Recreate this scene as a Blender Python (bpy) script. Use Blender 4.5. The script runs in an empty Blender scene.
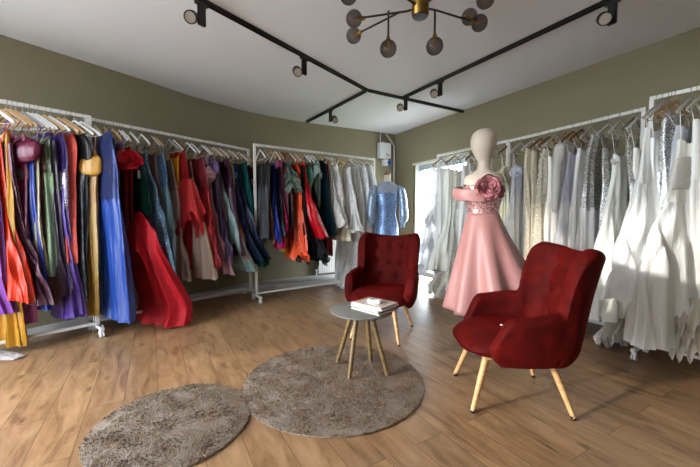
import bpy, bmesh, math, random
from mathutils import Vector, Matrix, noise
random.seed(7)
PI = math.pi
S = bpy.context.scene
COL = S.collection

# ------------------------------------------------------------------ camera
F_PX, HOR, CAM_H = 335.0, 215.0, 1.2
cam_d = bpy.data.cameras.new('camera'); cam = bpy.data.objects.new('camera', cam_d); COL.objects.link(cam)
cam_d.sensor_width = 36.0; cam_d.lens = F_PX / 700 * 36.0; cam_d.clip_start = 0.05; cam_d.clip_end = 200
cam.location = (0, 0, CAM_H)
cam.rotation_euler = (PI / 2 - math.atan((233.5 - HOR) / F_PX), 0, 0)
S.camera = cam

# ------------------------------------------------------------------ world, sun, window light
WORLD_STRENGTH, SUN_STRENGTH, EXPOSURE = 22.0, 3.6, 0.0
w = bpy.data.worlds.new('sky'); S.world = w; w.use_nodes = True
nt = w.node_tree; bg = nt.nodes['Background']
bg.inputs[0].default_value = (0.86, 0.93, 1.0, 1); bg.inputs[1].default_value = WORLD_STRENGTH
SUN_DIR = Vector((.93, .37, -math.tan(math.radians(14)))).normalized()
sd = bpy.data.lights.new('sun', 'SUN'); sd.energy = SUN_STRENGTH; sd.angle = math.radians(3.0); sd.color = (1, .93, .84)
sun = bpy.data.objects.new('sun', sd); COL.objects.link(sun)
sun.rotation_euler = SUN_DIR.to_track_quat('-Z', 'Y').to_euler(); sun.location = (-8, -3, 5)

def area(name, a, b, z0, z1, energy, color=(1, 1, 1), portal=False, inset=.02):
    """area lamp filling a window opening between plan points a and b, facing the room side (left of a->b)"""
    a = Vector(a); b = Vector(b); d = (b - a); L = d.length; d.normalize(); n = Vector((-d.y, d.x))
    ld = bpy.data.lights.new(name, 'AREA'); ld.shape = 'RECTANGLE'; ld.size = L; ld.size_y = z1 - z0
    ld.energy = energy; ld.color = color
    if portal: ld.cycles.is_portal = True
    o = bpy.data.objects.new(name, ld); COL.objects.link(o)
    c = (a + b) / 2 + n * inset
    o.location = (c.x, c.y, (z0 + z1) / 2)
    o.rotation_euler = Vector((n.x, n.y, 0)).to_track_quat('-Z', 'Y').to_euler()
    return o
HC = 2.85
WIN_A, WIN_B = (-3.78, 2.18), (-2.45, -2.3)          # street window wall, left of and behind the camera
FRT_B = (5.1, -2.3)
S.view_settings.view_transform = 'Standard'; S.view_settings.look = 'None'
S.view_settings.exposure = EXPOSURE; S.view_settings.gamma = 1.0
try: S.view_settings.use_curve_mapping = False
except Exception: pass

# ------------------------------------------------------------------ helpers
def tag(o, label=None, cat=None, group=None, kind=None):
    if label: o['label'] = label
    if cat: o['category'] = cat
    if group: o['group'] = group
    if kind: o['kind'] = kind
    return o

def thing(name, label, cat, loc=(0, 0, 0), rz=0, group=None):
    o = bpy.data.objects.new(name, None); COL.objects.link(o); o.empty_display_size = .1
    o.location = loc; o.rotation_euler = (0, 0, rz)
    return tag(o, label, cat, group)

class MB:
    def __init__(s): s.v = []; s.f = []
    def add(s, vs, fs):
        n = len(s.v); s.v += [tuple(x) for x in vs]; s.f += [tuple(i + n for i in f) for f in fs]; return s
    def box(s, c, size, rz=0, M=None):
        x, y, z = [k / 2 for k in size]; vs = []
        for sx in (-1, 1):
            for sy in (-1, 1):
                for sz in (-1, 1):
                    p = Vector((sx * x, sy * y, sz * z))
                    if M: p = M @ p
                    elif rz: p = Matrix.Rotation(rz, 3, 'Z') @ p
                    vs.append(Vector(c) + p)
        return s.add(vs, [(0, 1, 3, 2), (4, 6, 7, 5), (0, 4, 5, 1), (2, 3, 7, 6), (0, 2, 6, 4), (1, 5, 7, 3)])
    def bar(s, a, b, wx, wz):
        a = Vector(a); b = Vector(b); d = b - a; q = d.to_track_quat('X', 'Z').to_matrix()
        return s.box((a + b) / 2, (d.length, wx, wz), M=q)
    def tube(s, pts, rad, n=10, cap=True):
        pts = [Vector(p) for p in pts]
        if not hasattr(rad, '__len__'): rad = [rad] * len(pts)
        vs = []; fs = []; prev = None
        for i, p in enumerate(pts):
            t = (pts[min(i + 1, len(pts) - 1)] - pts[max(i - 1, 0)]).normalized()
            if prev is None:
                a = Vector((0, 0, 1)) if abs(t.z) < .9 else Vector((1, 0, 0)); u = t.cross(a).normalized()
            else:
                u = (prev - t * prev.dot(t)).normalized()
            prev = u; v = t.cross(u)
            for k in range(n):
                q = 2 * PI * k / n; vs.append(p + (u * math.cos(q) + v * math.sin(q)) * rad[i])
        for i in range(len(pts) - 1):
            for k in range(n):
                fs.append((i * n + k, i * n + (k + 1) % n, (i + 1) * n + (k + 1) % n, (i + 1) * n + k))
        if cap: fs += [tuple(range(n))[::-1], tuple((len(pts) - 1) * n + k for k in range(n))]
        return s.add(vs, fs)
    def lathe(s, prof, c=(0, 0, 0), n=32, ax=None):
        vs = []; fs = []; M = ax.to_matrix() if ax else None
        for r, z in prof:
            for k in range(n):
                q = 2 * PI * k / n; p = Vector((r * math.cos(q), r * math.sin(q), z))
                if M: p = M @ p
                vs.append(Vector(c) + p)
        for i in range(len(prof) - 1):
            for k in range(n):
                fs.append((i * n + k, i * n + (k + 1) % n, (i + 1) * n + (k + 1) % n, (i + 1) * n + k))
        fs += [tuple(range(n))[::-1], tuple((len(prof) - 1) * n + k for k in range(n))]
        return s.add(vs, fs)
    def grid(s, fn, nu, nv, closeu=False):
        vs = [fn(i / (nu if closeu else nu - 1), j / (nv - 1)) for j in range(nv) for i in range(nu)]; fs = []
        for j in range(nv - 1):
            for i in range(nu if closeu else nu - 1):
                i2 = (i + 1) % nu; fs.append((j * nu + i, j * nu + i2, (j + 1) * nu + i2, (j + 1) * nu + i))
        return s.add(vs, fs)
    def ball(s, c, r, n=16, m=10, sc=(1, 1, 1)):
        return s.lathe([(max(1e-4, r * math.sin(PI * i / m)), r * math.cos(PI * (1 - i / m)) * sc[2]) for i in range(m + 1)], c, n)
    def build(s, name, mat, parent=None, smooth=True, bevel=0, loc=None, auto=40):
        me = bpy.data.meshes.new(name); me.from_pydata(s.v, [], s.f); me.update()
        bm = bmesh.new(); bm.from_mesh(me); bmesh.ops.recalc_face_normals(bm, faces=bm.faces); bm.to_mesh(me); bm.free()
        if mat: me.materials.append(mat)
        o = bpy.data.objects.new(name, me); COL.objects.link(o)
        if parent: o.parent = parent
        if loc: o.location = loc
        if smooth:
            for p in me.polygons: p.use_smooth = True
            me.update()
            lim = math.radians(auto)
            bm = bmesh.new(); bm.from_mesh(me)
            for e in bm.edges:
                if len(e.link_faces) == 2 and e.calc_face_angle(0) > lim: e.smooth = False
            bm.to_mesh(me); bm.free()
        if bevel:
            md = o.modifiers.new('bevel', 'BEVEL'); md.width = bevel; md.segments = 3; md.limit_method = 'ANGLE'
        return o

def copy_tree(o, parent=None):
    c = o.copy(); COL.objects.link(c)
    if parent: c.parent = parent
    for ch in list(o.children): copy_tree(ch, c)
    return c

# ------------------------------------------------------------------ materials
def lin(h, k=1.0):
    h = h.lstrip('#'); r = []
    for i in (0, 2, 4):
        c = int(h[i:i + 2], 16) / 255; r.append((c / 12.92 if c <= .04045 else ((c + .055) / 1.055) ** 2.4) * k)
    return (*r, 1)

def newmat(name):
    m = bpy.data.materials.new(name); m.use_nodes = True; n = m.node_tree
    return m, n, n.nodes['Principled BSDF']

def nd(n, t, **k):
    o = n.nodes.new(t)
    for a, b in k.items():
        if a.startswith('i_'): o.inputs[a[2:].replace('_', ' ')].default_value = b
        else: setattr(o, a, b)
    return o

def plain(name, hexc, rough=.5, metal=0, spec=.5, coat=0, bump=0, bscale=60):
    m, n, b = newmat(name); b.inputs['Base Color'].default_value = lin(hexc); b.inputs['Roughness'].default_value = rough
    b.inputs['Metallic'].default_value = metal; b.inputs['Specular IOR Level'].default_value = spec; b.inputs['Coat Weight'].default_value = coat
    if bump:
        tc = nd(n, 'ShaderNodeTexCoord'); no = nd(n, 'ShaderNodeTexNoise', i_Scale=bscale, i_Detail=6.0)
        bp = nd(n, 'ShaderNodeBump', i_Strength=bump, i_Distance=.004)
        n.links.new(tc.outputs['Object'], no.inputs['Vector']); n.links.new(no.outputs['Fac'], bp.inputs['Height']); n.links.new(bp.outputs[0], b.inputs['Normal'])
    return m

_fab = {}
def fabric(kind, hexc):
    key = (kind, hexc)
    if key in _fab: return _fab[key]
    m, n, b = newmat(kind + '_' + hexc[1:]); c = lin(hexc); L = n.links.new
    tc = nd(n, 'ShaderNodeTexCoord'); b.inputs['Base Color'].default_value = c
    def bump(h, st, dist):
        bp = nd(n, 'ShaderNodeBump', i_Strength=st, i_Distance=dist); L(h, bp.inputs['Height']); L(bp.outputs[0], b.inputs['Normal']); return bp
    if kind == 'satin':
        b.inputs['Roughness'].default_value = .34; b.inputs['Specular IOR Level'].default_value = .45
        b.inputs['Sheen Weight'].default_value = .05; b.inputs['Sheen Tint'].default_value = c
        mp = nd(n, 'ShaderNodeMapping'); mp.inputs['Scale'].default_value = (11, 11, 1.0)
        no = nd(n, 'ShaderNodeTexNoise', i_Scale=1.6, i_Detail=3.0, i_Distortion=.8); L(tc.outputs['Object'], mp.inputs[0]); L(mp.outputs[0], no.inputs['Vector'])
        bump(no.outputs['Fac'], .45, .03)
    elif kind == 'sequin':
        vo = nd(n, 'ShaderNodeTexVoronoi', i_Scale=115.0); L(tc.outputs['Object'], vo.inputs['Vector'])
        rp = nd(n, 'ShaderNodeValToRGB'); rp.color_ramp.elements[0].position = .15; rp.color_ramp.elements[1].position = .95
        rp.color_ramp.elements[0].color = tuple(x * .25 for x in c[:3]) + (1,); rp.color_ramp.elements[1].color = tuple(min(1, x * 2.0 + .03) for x in c[:3]) + (1,)
        L(vo.outputs['Color'], rp.inputs[0]); L(rp.outputs[0], b.inputs['Base Color'])
        b.inputs['Metallic'].default_value = .45; b.inputs['Roughness'].default_value = .3
        bump(vo.outputs['Color'], .8, .006)
    elif kind == 'lace':
        vo = nd(n, 'ShaderNodeTexVoronoi', i_Scale=42.0, feature='SMOOTH_F1'); no = nd(n, 'ShaderNodeTexNoise', i_Scale=70.0, i_Detail=4.0)
        L(tc.outputs['Object'], vo.inputs['Vector']); L(tc.outputs['Object'], no.inputs['Vector'])
        mx = nd(n, 'ShaderNodeMath', operation='MULTIPLY_ADD'); L(vo.outputs['Distance'], mx.inputs[0]); mx.inputs[1].default_value = 1.4; L(no.outputs['Fac'], mx.inputs[2])
        rp = nd(n, 'ShaderNodeValToRGB'); rp.color_ramp.elements[0].position = .75; rp.color_ramp.elements[1].position = 1.15 if False else 1.0
        rp.color_ramp.elements[0].color = c; rp.color_ramp.elements[1].color = tuple(x * .72 for x in c[:3]) + (1,)
        L(mx.outputs[0], rp.inputs[0]); L(rp.outputs[0], b.inputs['Base Color']); b.inputs['Roughness'].default_value = .6
        bump(mx.outputs[0], .7, -.006)
    elif kind in ('tulle', 'net'):
        b.inputs['Roughness'].default_value = .65; b.inputs['Sheen Weight'].default_value = .4; b.inputs['Sheen Tint'].default_value = c
        mp = nd(n, 'ShaderNodeMapping'); mp.inputs['Scale'].default_value = (14, 14, 3)
        no = nd(n, 'ShaderNodeTexNoise', i_Scale=2.0, i_Detail=6.0, i_Distortion=1.2); L(tc.outputs['Object'], mp.inputs[0]); L(mp.outputs[0], no.inputs['Vector'])
        bump(no.outputs['Fac'], .8, .02)
        tl = nd(n, 'ShaderNodeBsdfTranslucent'); tl.inputs[0].default_value = c; tr = nd(n, 'ShaderNodeBsdfTransparent')
        m1 = nd(n, 'ShaderNodeMixShader'); m1.inputs[0].default_value = .3; m2 = nd(n, 'ShaderNodeMixShader')
        out = n.nodes['Material Output']
        vs = nd(n, 'ShaderNodeMapRange'); L(no.outputs['Fac'], vs.inputs[0]); vs.inputs[1].default_value = .35; vs.inputs[2].default_value = .7; vs.inputs[3].default_value = .28; vs.inputs[4].default_value = .05
        L(vs.outputs[0], m2.inputs[0]); L(b.outputs[0], m1.inputs[1]); L(tl.outputs[0], m1.inputs[2]); L(m1.outputs[0], m2.inputs[1]); L(tr.outputs[0], m2.inputs[2]); L(m2.outputs[0], out.inputs[0])
    elif kind == 'velvet':
        b.inputs['Roughness'].default_value = .85; b.inputs['Specular IOR Level'].default_value = .2
        b.inputs['Sheen Weight'].default_value = .7; b.inputs['Sheen Roughness'].default_value = .35; b.inputs['Sheen Tint'].default_value = tuple(min(1, x * 1.5 + .01) for x in c[:3]) + (1,)
        no = nd(n, 'ShaderNodeTexNoise', i_Scale=9.0, i_Detail=4.0, i_Distortion=.9); L(tc.outputs['Object'], no.inputs['Vector']); bump(no.outputs['Fac'], .5, .02)
    else:
        b.inputs['Roughness'].default_value = .7
        no = nd(n, 'ShaderNodeTexNoise', i_Scale=14.0, i_Detail=4.0, i_Distortion=.6); L(tc.outputs['Object'], no.inputs['Vector']); bump(no.outputs['Fac'], .5, .02)
    _fab[key] = m; return m

def upholstery():
    m, n, b = newmat('chair_velvet'); L = n.links.new; tc = nd(n, 'ShaderNodeTexCoord')
    no = nd(n, 'ShaderNodeTexNoise', i_Scale=7.0, i_Detail=5.0, i_Distortion=1.2); L(tc.outputs['Object'], no.inputs['Vector'])
    rp = nd(n, 'ShaderNodeValToRGB'); rp.color_ramp.elements[0].position = .35; rp.color_ramp.elements[1].position = .72
    rp.color_ramp.elements[0].color = lin('#400604'); rp.color_ramp.elements[1].color = lin('#5a0a07'); L(no.outputs['Fac'], rp.inputs[0]); L(rp.outputs[0], b.inputs['Base Color'])
    b.inputs['Roughness'].default_value = .75; b.inputs['Specular IOR Level'].default_value = .10
    b.inputs['Sheen Weight'].default_value = .14; b.inputs['Sheen Roughness'].default_value = .45; b.inputs['Sheen Tint'].default_value = lin('#c00c10')
    bp = nd(n, 'ShaderNodeBump', i_Strength=.35, i_Distance=.01); n2 = nd(n, 'ShaderNodeTexNoise', i_Scale=30.0, i_Detail=5.0)
    L(tc.outputs['Object'], n2.inputs['Vector']); L(n2.outputs['Fac'], bp.inputs['Height']); L(bp.outputs[0], b.inputs['Normal'])
    return m

def wood(name, c1, c2, scale=(3, 30, 3), rough=.45):
    m, n, b = newmat(name); L = n.links.new; tc = nd(n, 'ShaderNodeTexCoord'); mp = nd(n, 'ShaderNodeMapping'); mp.inputs['Scale'].default_value = scale
    no = nd(n, 'ShaderNodeTexNoise', i_Scale=4.0, i_Detail=5.0, i_Distortion=.5); rp = nd(n, 'ShaderNodeValToRGB')
    rp.color_ramp.elements[0].position = .35; rp.color_ramp.elements[1].position = .68
    rp.color_ramp.elements[0].color = lin(c1); rp.color_ramp.elements[1].color = lin(c2)
    L(tc.outputs['Object'], mp.inputs[0]); L(mp.outputs[0], no.inputs['Vector']); L(no.outputs['Fac'], rp.inputs[0]); L(rp.outputs[0], b.inputs['Base Color']); b.inputs['Roughness'].default_value = rough
    return m

def floor_material():
    m, n, b = newmat('oak_laminate'); L = n.links.new; tc = nd(n, 'ShaderNodeTexCoord')
    mp = nd(n, 'ShaderNodeMapping'); mp.inputs['Rotation'].default_value = (0, 0, math.radians(-120.5)); L(tc.outputs['Object'], mp.inputs[0])
    br = nd(n, 'ShaderNodeTexBrick', offset=.37, offset_frequency=2, squash=1.0)
    br.inputs['Color1'].default_value = (0, 0, 0, 1); br.inputs['Color2'].default_value = (1, 1, 1, 1); br.inputs['Mortar'].default_value = (.5, .5, .5, 1)
    br.inputs['Scale'].default_value = 1; br.inputs['Brick Width'].default_value = 1.28; br.inputs['Row Height'].default_value = .192; br.inputs['Mortar Size'].default_value = .0016; br.inputs['Mortar Smooth'].default_value = .3
    L(mp.outputs[0], br.inputs['Vector'])
    # each plank gets its own offset into the grain
    cx = nd(n, 'ShaderNodeVectorMath', operation='MULTIPLY_ADD'); L(br.outputs['Color'], cx.inputs[0]); cx.inputs[1].default_value = (13.0, 7.0, 5.0); L(mp.outputs[0], cx.inputs[2])
    mg = nd(n, 'ShaderNodeMapping'); mg.inputs['Scale'].default_value = (1.1, 5.0, 1.0); L(cx.outputs[0], mg.inputs[0])
    g1 = nd(n, 'ShaderNodeTexNoise', i_Scale=2.2, i_Detail=8.0, i_Roughness=.62, i_Distortion=.9); L(mg.outputs[0], g1.inputs['Vector'])
    mf = nd(n, 'ShaderNodeMapping'); mf.inputs['Scale'].default_value = (4.0, 120.0, 1.0); L(cx.outputs[0], mf.inputs[0])
    g2 = nd(n, 'ShaderNodeTexNoise', i_Scale=1.5, i_Detail=4.0); L(mf.outputs[0], g2.inputs['Vector'])
    rp = nd(n, 'ShaderNodeValToRGB'); e = rp.color_ramp.elements; e[0].position = .28; e[0].color = lin('#6a4c34'); e[1].position = .74; e[1].color = lin('#b08c68')
    k = e.new(.46); k.color = lin('#94714f'); L(g1.outputs['Fac'], rp.inputs[0])
    mk = nd(n, 'ShaderNodeMapping'); mk.inputs['Scale'].default_value = (1.6, 4.2, 1); L(cx.outputs[0], mk.inputs[0])
    vo = nd(n, 'ShaderNodeTexVoronoi', i_Scale=1.5); L(mk.outputs[0], vo.inputs['Vector'])
    kr = nd(n, 'ShaderNodeMapRange'); L(vo.outputs['Distance'], kr.inputs[0]); kr.inputs[1].default_value = .0; kr.inputs[2].default_value = .16; kr.inputs[3].default_value = .35; kr.inputs[4].default_value = 1.0
    m1 = nd(n, 'ShaderNodeMix', data_type='RGBA', blend_type='MULTIPLY'); m1.inputs[0].default_value = 1; L(rp.outputs[0], m1.inputs[6]); L(kr.outputs[0], m1.inputs[7])
    tone = nd(n, 'ShaderNodeMapRange'); L(br.outputs['Color'], tone.inputs[0]); tone.inputs[3].default_value = .84; tone.inputs[4].default_value = 1.08
    m2 = nd(n, 'ShaderNodeMix', data_type='RGBA', blend_type='MULTIPLY'); m2.inputs[0].default_value = 1; L(m1.outputs[2], m2.inputs[6]); L(tone.outputs[0], m2.inputs[7])
    fr = nd(n, 'ShaderNodeMapRange'); L(g2.outputs['Fac'], fr.inputs[0]); fr.inputs[1].default_value = .3; fr.inputs[2].default_value = .7; fr.inputs[3].default_value = .93; fr.inputs[4].default_value = 1.04
    m3 = nd(n, 'ShaderNodeMix', data_type='RGBA', blend_type='MULTIPLY'); m3.inputs[0].default_value = 1; L(m2.outputs[2], m3.inputs[6]); L(fr.outputs[0], m3.inputs[7])
    m4 = nd(n, 'ShaderNodeMix', data_type='RGBA', blend_type='MIX'); L(br.outputs['Fac'], m4.inputs[0]); L(m3.outputs[2], m4.inputs[6]); m4.inputs[7].default_value = lin('#503a28')
    L(m4.outputs[2], b.inputs['Base Color'])
    b.inputs['Roughness'].default_value = .36; b.inputs['Specular IOR Level'].default_value = .5
    bp = nd(n, 'ShaderNodeBump', i_Strength=.25, i_Distance=.002); L(g2.outputs['Fac'], bp.inputs['Height']); L(bp.outputs[0], b.inputs['Normal'])
    return m

def wall_material(hexc):
    m, n, b = newmat('painted_wall'); L = n.links.new; tc = nd(n, 'ShaderNodeTexCoord'); b.inputs['Roughness'].default_value = .75; b.inputs['Specular IOR Level'].default_value = .3
    no = nd(n, 'ShaderNodeTexNoise', i_Scale=1.3, i_Detail=4.0); L(tc.outputs['Object'], no.inputs['Vector'])
    c = lin(hexc); rp = nd(n, 'ShaderNodeValToRGB'); rp.color_ramp.elements[0].position = .3; rp.color_ramp.elements[1].position = .7
    rp.color_ramp.elements[0].color = tuple(x * .95 for x in c[:3]) + (1,); rp.color_ramp.elements[1].color = tuple(x * 1.04 for x in c[:3]) + (1,)
    L(no.outputs['Fac'], rp.inputs[0]); L(rp.outputs[0], b.inputs['Base Color'])
    n2 = nd(n, 'ShaderNodeTexNoise', i_Scale=90.0, i_Detail=3.0); L(tc.outputs['Object'], n2.inputs['Vector'])
    bp = nd(n, 'ShaderNodeBump', i_Strength=.18, i_Distance=.003); L(n2.outputs['Fac'], bp.inputs['Height']); L(bp.outputs[0], b.inputs['Normal'])
    return m

def smoked_glass():
    m, n, b = newmat('smoked_glass'); L = n.links.new; tr = nd(n, 'ShaderNodeBsdfTransparent'); tr.inputs[0].default_value = (.55, .50, .47, 1)
    b.inputs['Base Color'].default_value = (.02, .018, .016, 1); b.inputs['Roughness'].default_value = .04; b.inputs['Specular IOR Level'].default_value = .9; b.inputs['Metallic'].default_value = .0
    lw = nd(n, 'ShaderNodeLayerWeight', i_Blend=.45); mr = nd(n, 'ShaderNodeMapRange'); L(lw.outputs['Facing'], mr.inputs[0]); mr.inputs[3].default_value = .10; mr.inputs[4].default_value = .7
    mx = nd(n, 'ShaderNodeMixShader'); L(mr.outputs[0], mx.inputs[0]); L(tr.outputs[0], mx.inputs[1]); L(b.outputs[0], mx.inputs[2]); L(mx.outputs[0], n.nodes['Material Output'].inputs[0]); return m

def clear_glass():
    m, n, b = newmat('window_glass'); L = n.links.new; tr = nd(n, 'ShaderNodeBsdfTransparent'); tr.inputs[0].default_value = (.97, .98, .98, 1); gl = nd(n, 'ShaderNodeBsdfGlossy', i_Roughness=.02)
    mx = nd(n, 'ShaderNodeMixShader'); mx.inputs[0].default_value = .05; L(tr.outputs[0], mx.inputs[1]); L(gl.outputs[0], mx.inputs[2]); L(mx.outputs[0], n.nodes['Material Output'].inputs[0]); return m

WALL = wall_material('#827a62'); CEIL = plain('ceiling_paint', '#dedee2', .85, bump=.1, bscale=80)
WHITE_METAL = plain('white_metal', '#d8d6d2', .4); WHITE_PLASTIC = plain('white_plastic', '#dcdce0', .45); BASEB = plain('white_baseboard', '#c8c8c8', .5)
BLACK = plain('black_metal', '#0a0a0b', .42); STEEL = plain('steel', '#9a9a9c', .28, 1); BRASS = plain('brass', '#8a6a34', .35, 1)
H_WHITE = plain('white_hanger_paint', '#d6d4d2', .45); H_NAT = wood('natural_hanger_wood', '#b08a60', '#c8a47c'); H_BROWN = wood('brown_hanger_wood', '#6e3f20', '#8c5832'); H_GREY = plain('grey_hanger_plastic', '#8c8c90', .4)
LEGWOOD = wood('beech_leg', '#bb8c58', '#d6ab78', (3, 3, 12)); VELVET = upholstery(); RUBBER = plain('black_rubber', '#101010', .7)
GLASS = clear_glass(); SMOKED = smoked_glass(); PAPER = plain('paper_tag', '#dcdad4', .7)

# ------------------------------------------------------------------ room
def catmull(P, n=8):
    P = [Vector(p) for p in P]; Q = [P[0] * 2 - P[1]] + P + [P[-1] * 2 - P[-2]]; out = []
    for i in range(1, len(Q) - 2):
        for k in range(n):
            t = k / n; a, b, c, d = Q[i - 1:i + 3]
            out.append(.5 * ((2 * b) + (c - a) * t + (2 * a - 5 * b + 4 * c - d) * t * t + (3 * b - a - 3 * c + d) * t ** 3))
    return out + [P[-1]]
LEFT = [(-3.76, 2.30), (-3.20, 3.16)] + [tuple(p) for p in catmull([(-3.04, 3.41), (-2.54, 4.18), (-2.19, 4.77), (-1.83, 5.23), (-1.516, 5.56), (-.884, 6.02), (-.2, 6.385)], 5)] + [(.393, 6.69), (.926, 7.0)]
RIGHT = [(.926, 7.0), (3.09, 3.0), (5.1, -.75), (5.1, -2.3)]
DOOR = ((1.205, 6.475), (1.86, 5.265))     # opening of the glass door in the right wall

def wall_strip(path, z0, z1, thick, side, mb=None):
    """vertical slab along a plan path, thickness going to the outside"""
    mb = mb or MB(); P = [Vector(p) for p in path]; off = []
    for i, p in enumerate(P):
        t = (P[min(i + 1, len(P) - 1)] - P[max(i - 1, 0)]).normalized(); off.append(p + Vector((-t.y, t.x)) * side * thick)
    for i in range(len(P) - 1):
        a, b, c, d = P[i], P[i + 1], off[i + 1], off[i]
        vs = [(a.x, a.y, z0), (b.x, b.y, z0), (c.x, c.y, z0), (d.x, d.y, z0), (a.x, a.y, z1), (b.x, b.y, z1), (c.x, c.y, z1), (d.x, d.y, z1)]
        fs = [(0, 1, 5, 4), (2, 3, 7, 6), (3, 2, 1, 0), (4, 5, 6, 7)]
        if i == 0: fs.append((0, 4, 7, 3))
        if i == len(P) - 2: fs.append((1, 2, 6, 5))
        mb.add(vs, fs)
    return mb
def merge(o, d=.0005):
    bm = bmesh.new(); bm.from_mesh(o.data); bmesh.ops.remove_doubles(bm, verts=bm.verts, dist=d); bmesh.ops.recalc_face_normals(bm, faces=bm.faces); bm.to_mesh(o.data); bm.free(); return o

room = LEFT + RIGHT[1:] + [WIN_B]
def flat(name, z, dz, mat):
    mb = MB(); n = len(room)
    c = Vector((.6, 2.2)); out = []
    for p in room:
        v = Vector(p) - c; out.append(c + v * (1 + .15 / v.length))
    mb.add([(p.x, p.y, z) for p in out] + [(p.x, p.y, z + dz) for p in out], [tuple(range(n)), tuple(range(n, 2 * n))[::-1]] + [(i, (i + 1) % n, n + (i + 1) % n, n + i) for i in range(n)])
    return tag(mb.build(name, mat, smooth=False), kind='structure')
flat('floor', 0, -.12, floor_material()); flat('ceiling', HC, .12, CEIL)
tag(merge(wall_strip(LEFT, 0, HC, .15, 1).build('wall_left', WALL, auto=30)), kind='structure')
# right wall with the door opening
wr = MB(); wall_strip([RIGHT[0], DOOR[0]], 0, HC, .15, 1, wr); wall_strip([DOOR[0], DOOR[1]], 2.18, HC, .15, 1, wr); wall_strip([DOOR[1]] + RIGHT[1:], 0, HC, .15, 1, wr)
tag(wr.build('wall_right', WALL, smooth=False), kind='structure')
# street side: glazed walls behind the camera
def glazed(idx, a, b, side, spans, z0, z1, name):
    a = Vector(a); b = Vector(b); d = b - a; P = lambda t: tuple(a + d * t); mb = MB(); prev = 0
    for s0, s1 in spans:
        wall_strip([P(prev), P(s0)], 0, HC, .15, side, mb); wall_strip([P(s0), P(s1)], 0, z0, .15, side, mb); wall_strip([P(s0), P(s1)], z1, HC, .15, side, mb); prev = s1
    wall_strip([P(prev), P(1)], 0, HC, .15, side, mb)
    tag(mb.build(name, WALL, smooth=False), kind='structure')
    t = d.normalized(); nrm = Vector((-t.y, t.x)) * side
    for k, (s0, s1) in enumerate(spans):
        w0 = a + d * s0 + nrm * .07; w1 = a + d * s1 + nrm * .07; L = (w1 - w0).length; nm = max(1, round(L / 1.25)); fr = MB()
        for q in range(nm + 1):
            p = w0 + (w1 - w0) * (q / nm); p = p + t * (.03 if q == 0 else -.03 if q == nm else 0); fr.bar((p.x, p.y, z0), (p.x, p.y, z1), .06, .06)
        for z in (z0 + .03, z1 - .03): fr.bar((w0.x, w0.y, z), (w1.x, w1.y, z), .06, .06)
        root = tag(bpy.data.objects.new('window_%d' % (idx + k), None), kind='structure'); COL.objects.link(root)
        fr.build('window_frame', WHITE_PLASTIC, root, smooth=False)
        g = MB(); g.bar((w0.x, w0.y, (z0 + z1) / 2), (w1.x, w1.y, (z0 + z1) / 2), .008, z1 - z0 - .08); g.build('window_pane', GLASS, root, smooth=False)
glazed(1, WIN_B, LEFT[0], 1, [(.40, .90)], .10, 2.81, 'wall_window_side')
glazed(2, RIGHT[-1], WIN_B, 1, [(.87, .95)], .6, 2.3, 'wall_front')
area('window_portal', (-3.65, 1.72), (-2.98, -.50), .10, 2.81, 1, portal=True, inset=.0)
area('front_portal', (-2.08, -2.34), (-1.46, -2.34), .6, 2.3, 1, portal=True, inset=.0)
area('door_portal', DOOR[1], DOOR[0], .02, 2.18, 1, portal=True, inset=-.1)
# door
a, b = Vector(DOOR[0]), Vector(DOOR[1]); t = (b - a).normalized(); nrm = Vector((-t.y, t.x))   # nrm: outward
door = tag(bpy.data.objects.new('door_1', None), kind='structure'); COL.objects.link(door)
fm = MB(); z1 = 2.18
REV = plain('door_reveal', '#c9c7b6', .6); DFR = plain('grey_door_frame', '#9aa4aa', .5)
for p in (a + t * .02, b - t * .02): fm.bar((*(p + nrm * .06), 0), (*(p + nrm * .06), z1), .15, .04)
fm.bar((*(a + nrm * .06), z1 - .02), (*(b + nrm * .06), z1 - .02), .15, .04); fm.build('door_reveal', REV, door, smooth=False)
fm = MB()
for p in (a + t * .09, b - t * .09): fm.bar((*(p + nrm * .10), .04), (*(p + nrm * .10), z1 - .04), .05, .09)
for z in (.09, z1 - .09): fm.bar((*(a + t * .05 + nrm * .10), z), (*(b - t * .05 + nrm * .10), z), .05, .10)
fm.build('door_frame', DFR, door, smooth=False, bevel=.004)
fm = MB(); fm.bar((*(a + t * .1 + nrm * .10), 1.1), (*(b - t * .1 + nrm * .10), 1.1), .01, 1.9); fm.build('door_pane', GLASS, door, smooth=False)
fm = MB()
for z in (.45, 1.15, 1.9): fm.tube([(*(a + t * .045 + nrm * .065), z - .05), (*(a + t * .045 + nrm * .065), z + .05)], .012)
fm.build('door_hinge', BLACK, door)
# the ground outside
gm = MB(); gm.box((0, 0, -.22), (60, 60, .1)); tag(gm.build('floor_outside', plain('pale_paving', '#b8b8b4', .8, bump=.2, bscale=8), smooth=False), kind='structure')
gm = MB(); nb = a + nrm * 2.6 + Vector((0, 0)); gm.bar((*(a + nrm * 3 - t * 2), .02), (*(b + nrm * 3 + t * 2), .02), 1.6, .3); tag(gm.build('lawn_strip', plain('lawn_green', '#6c8a3c', .9, bump=1, bscale=40), smooth=False), 'strip of green lawn outside the bright glass door', 'lawn', kind='stuff')
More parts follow.
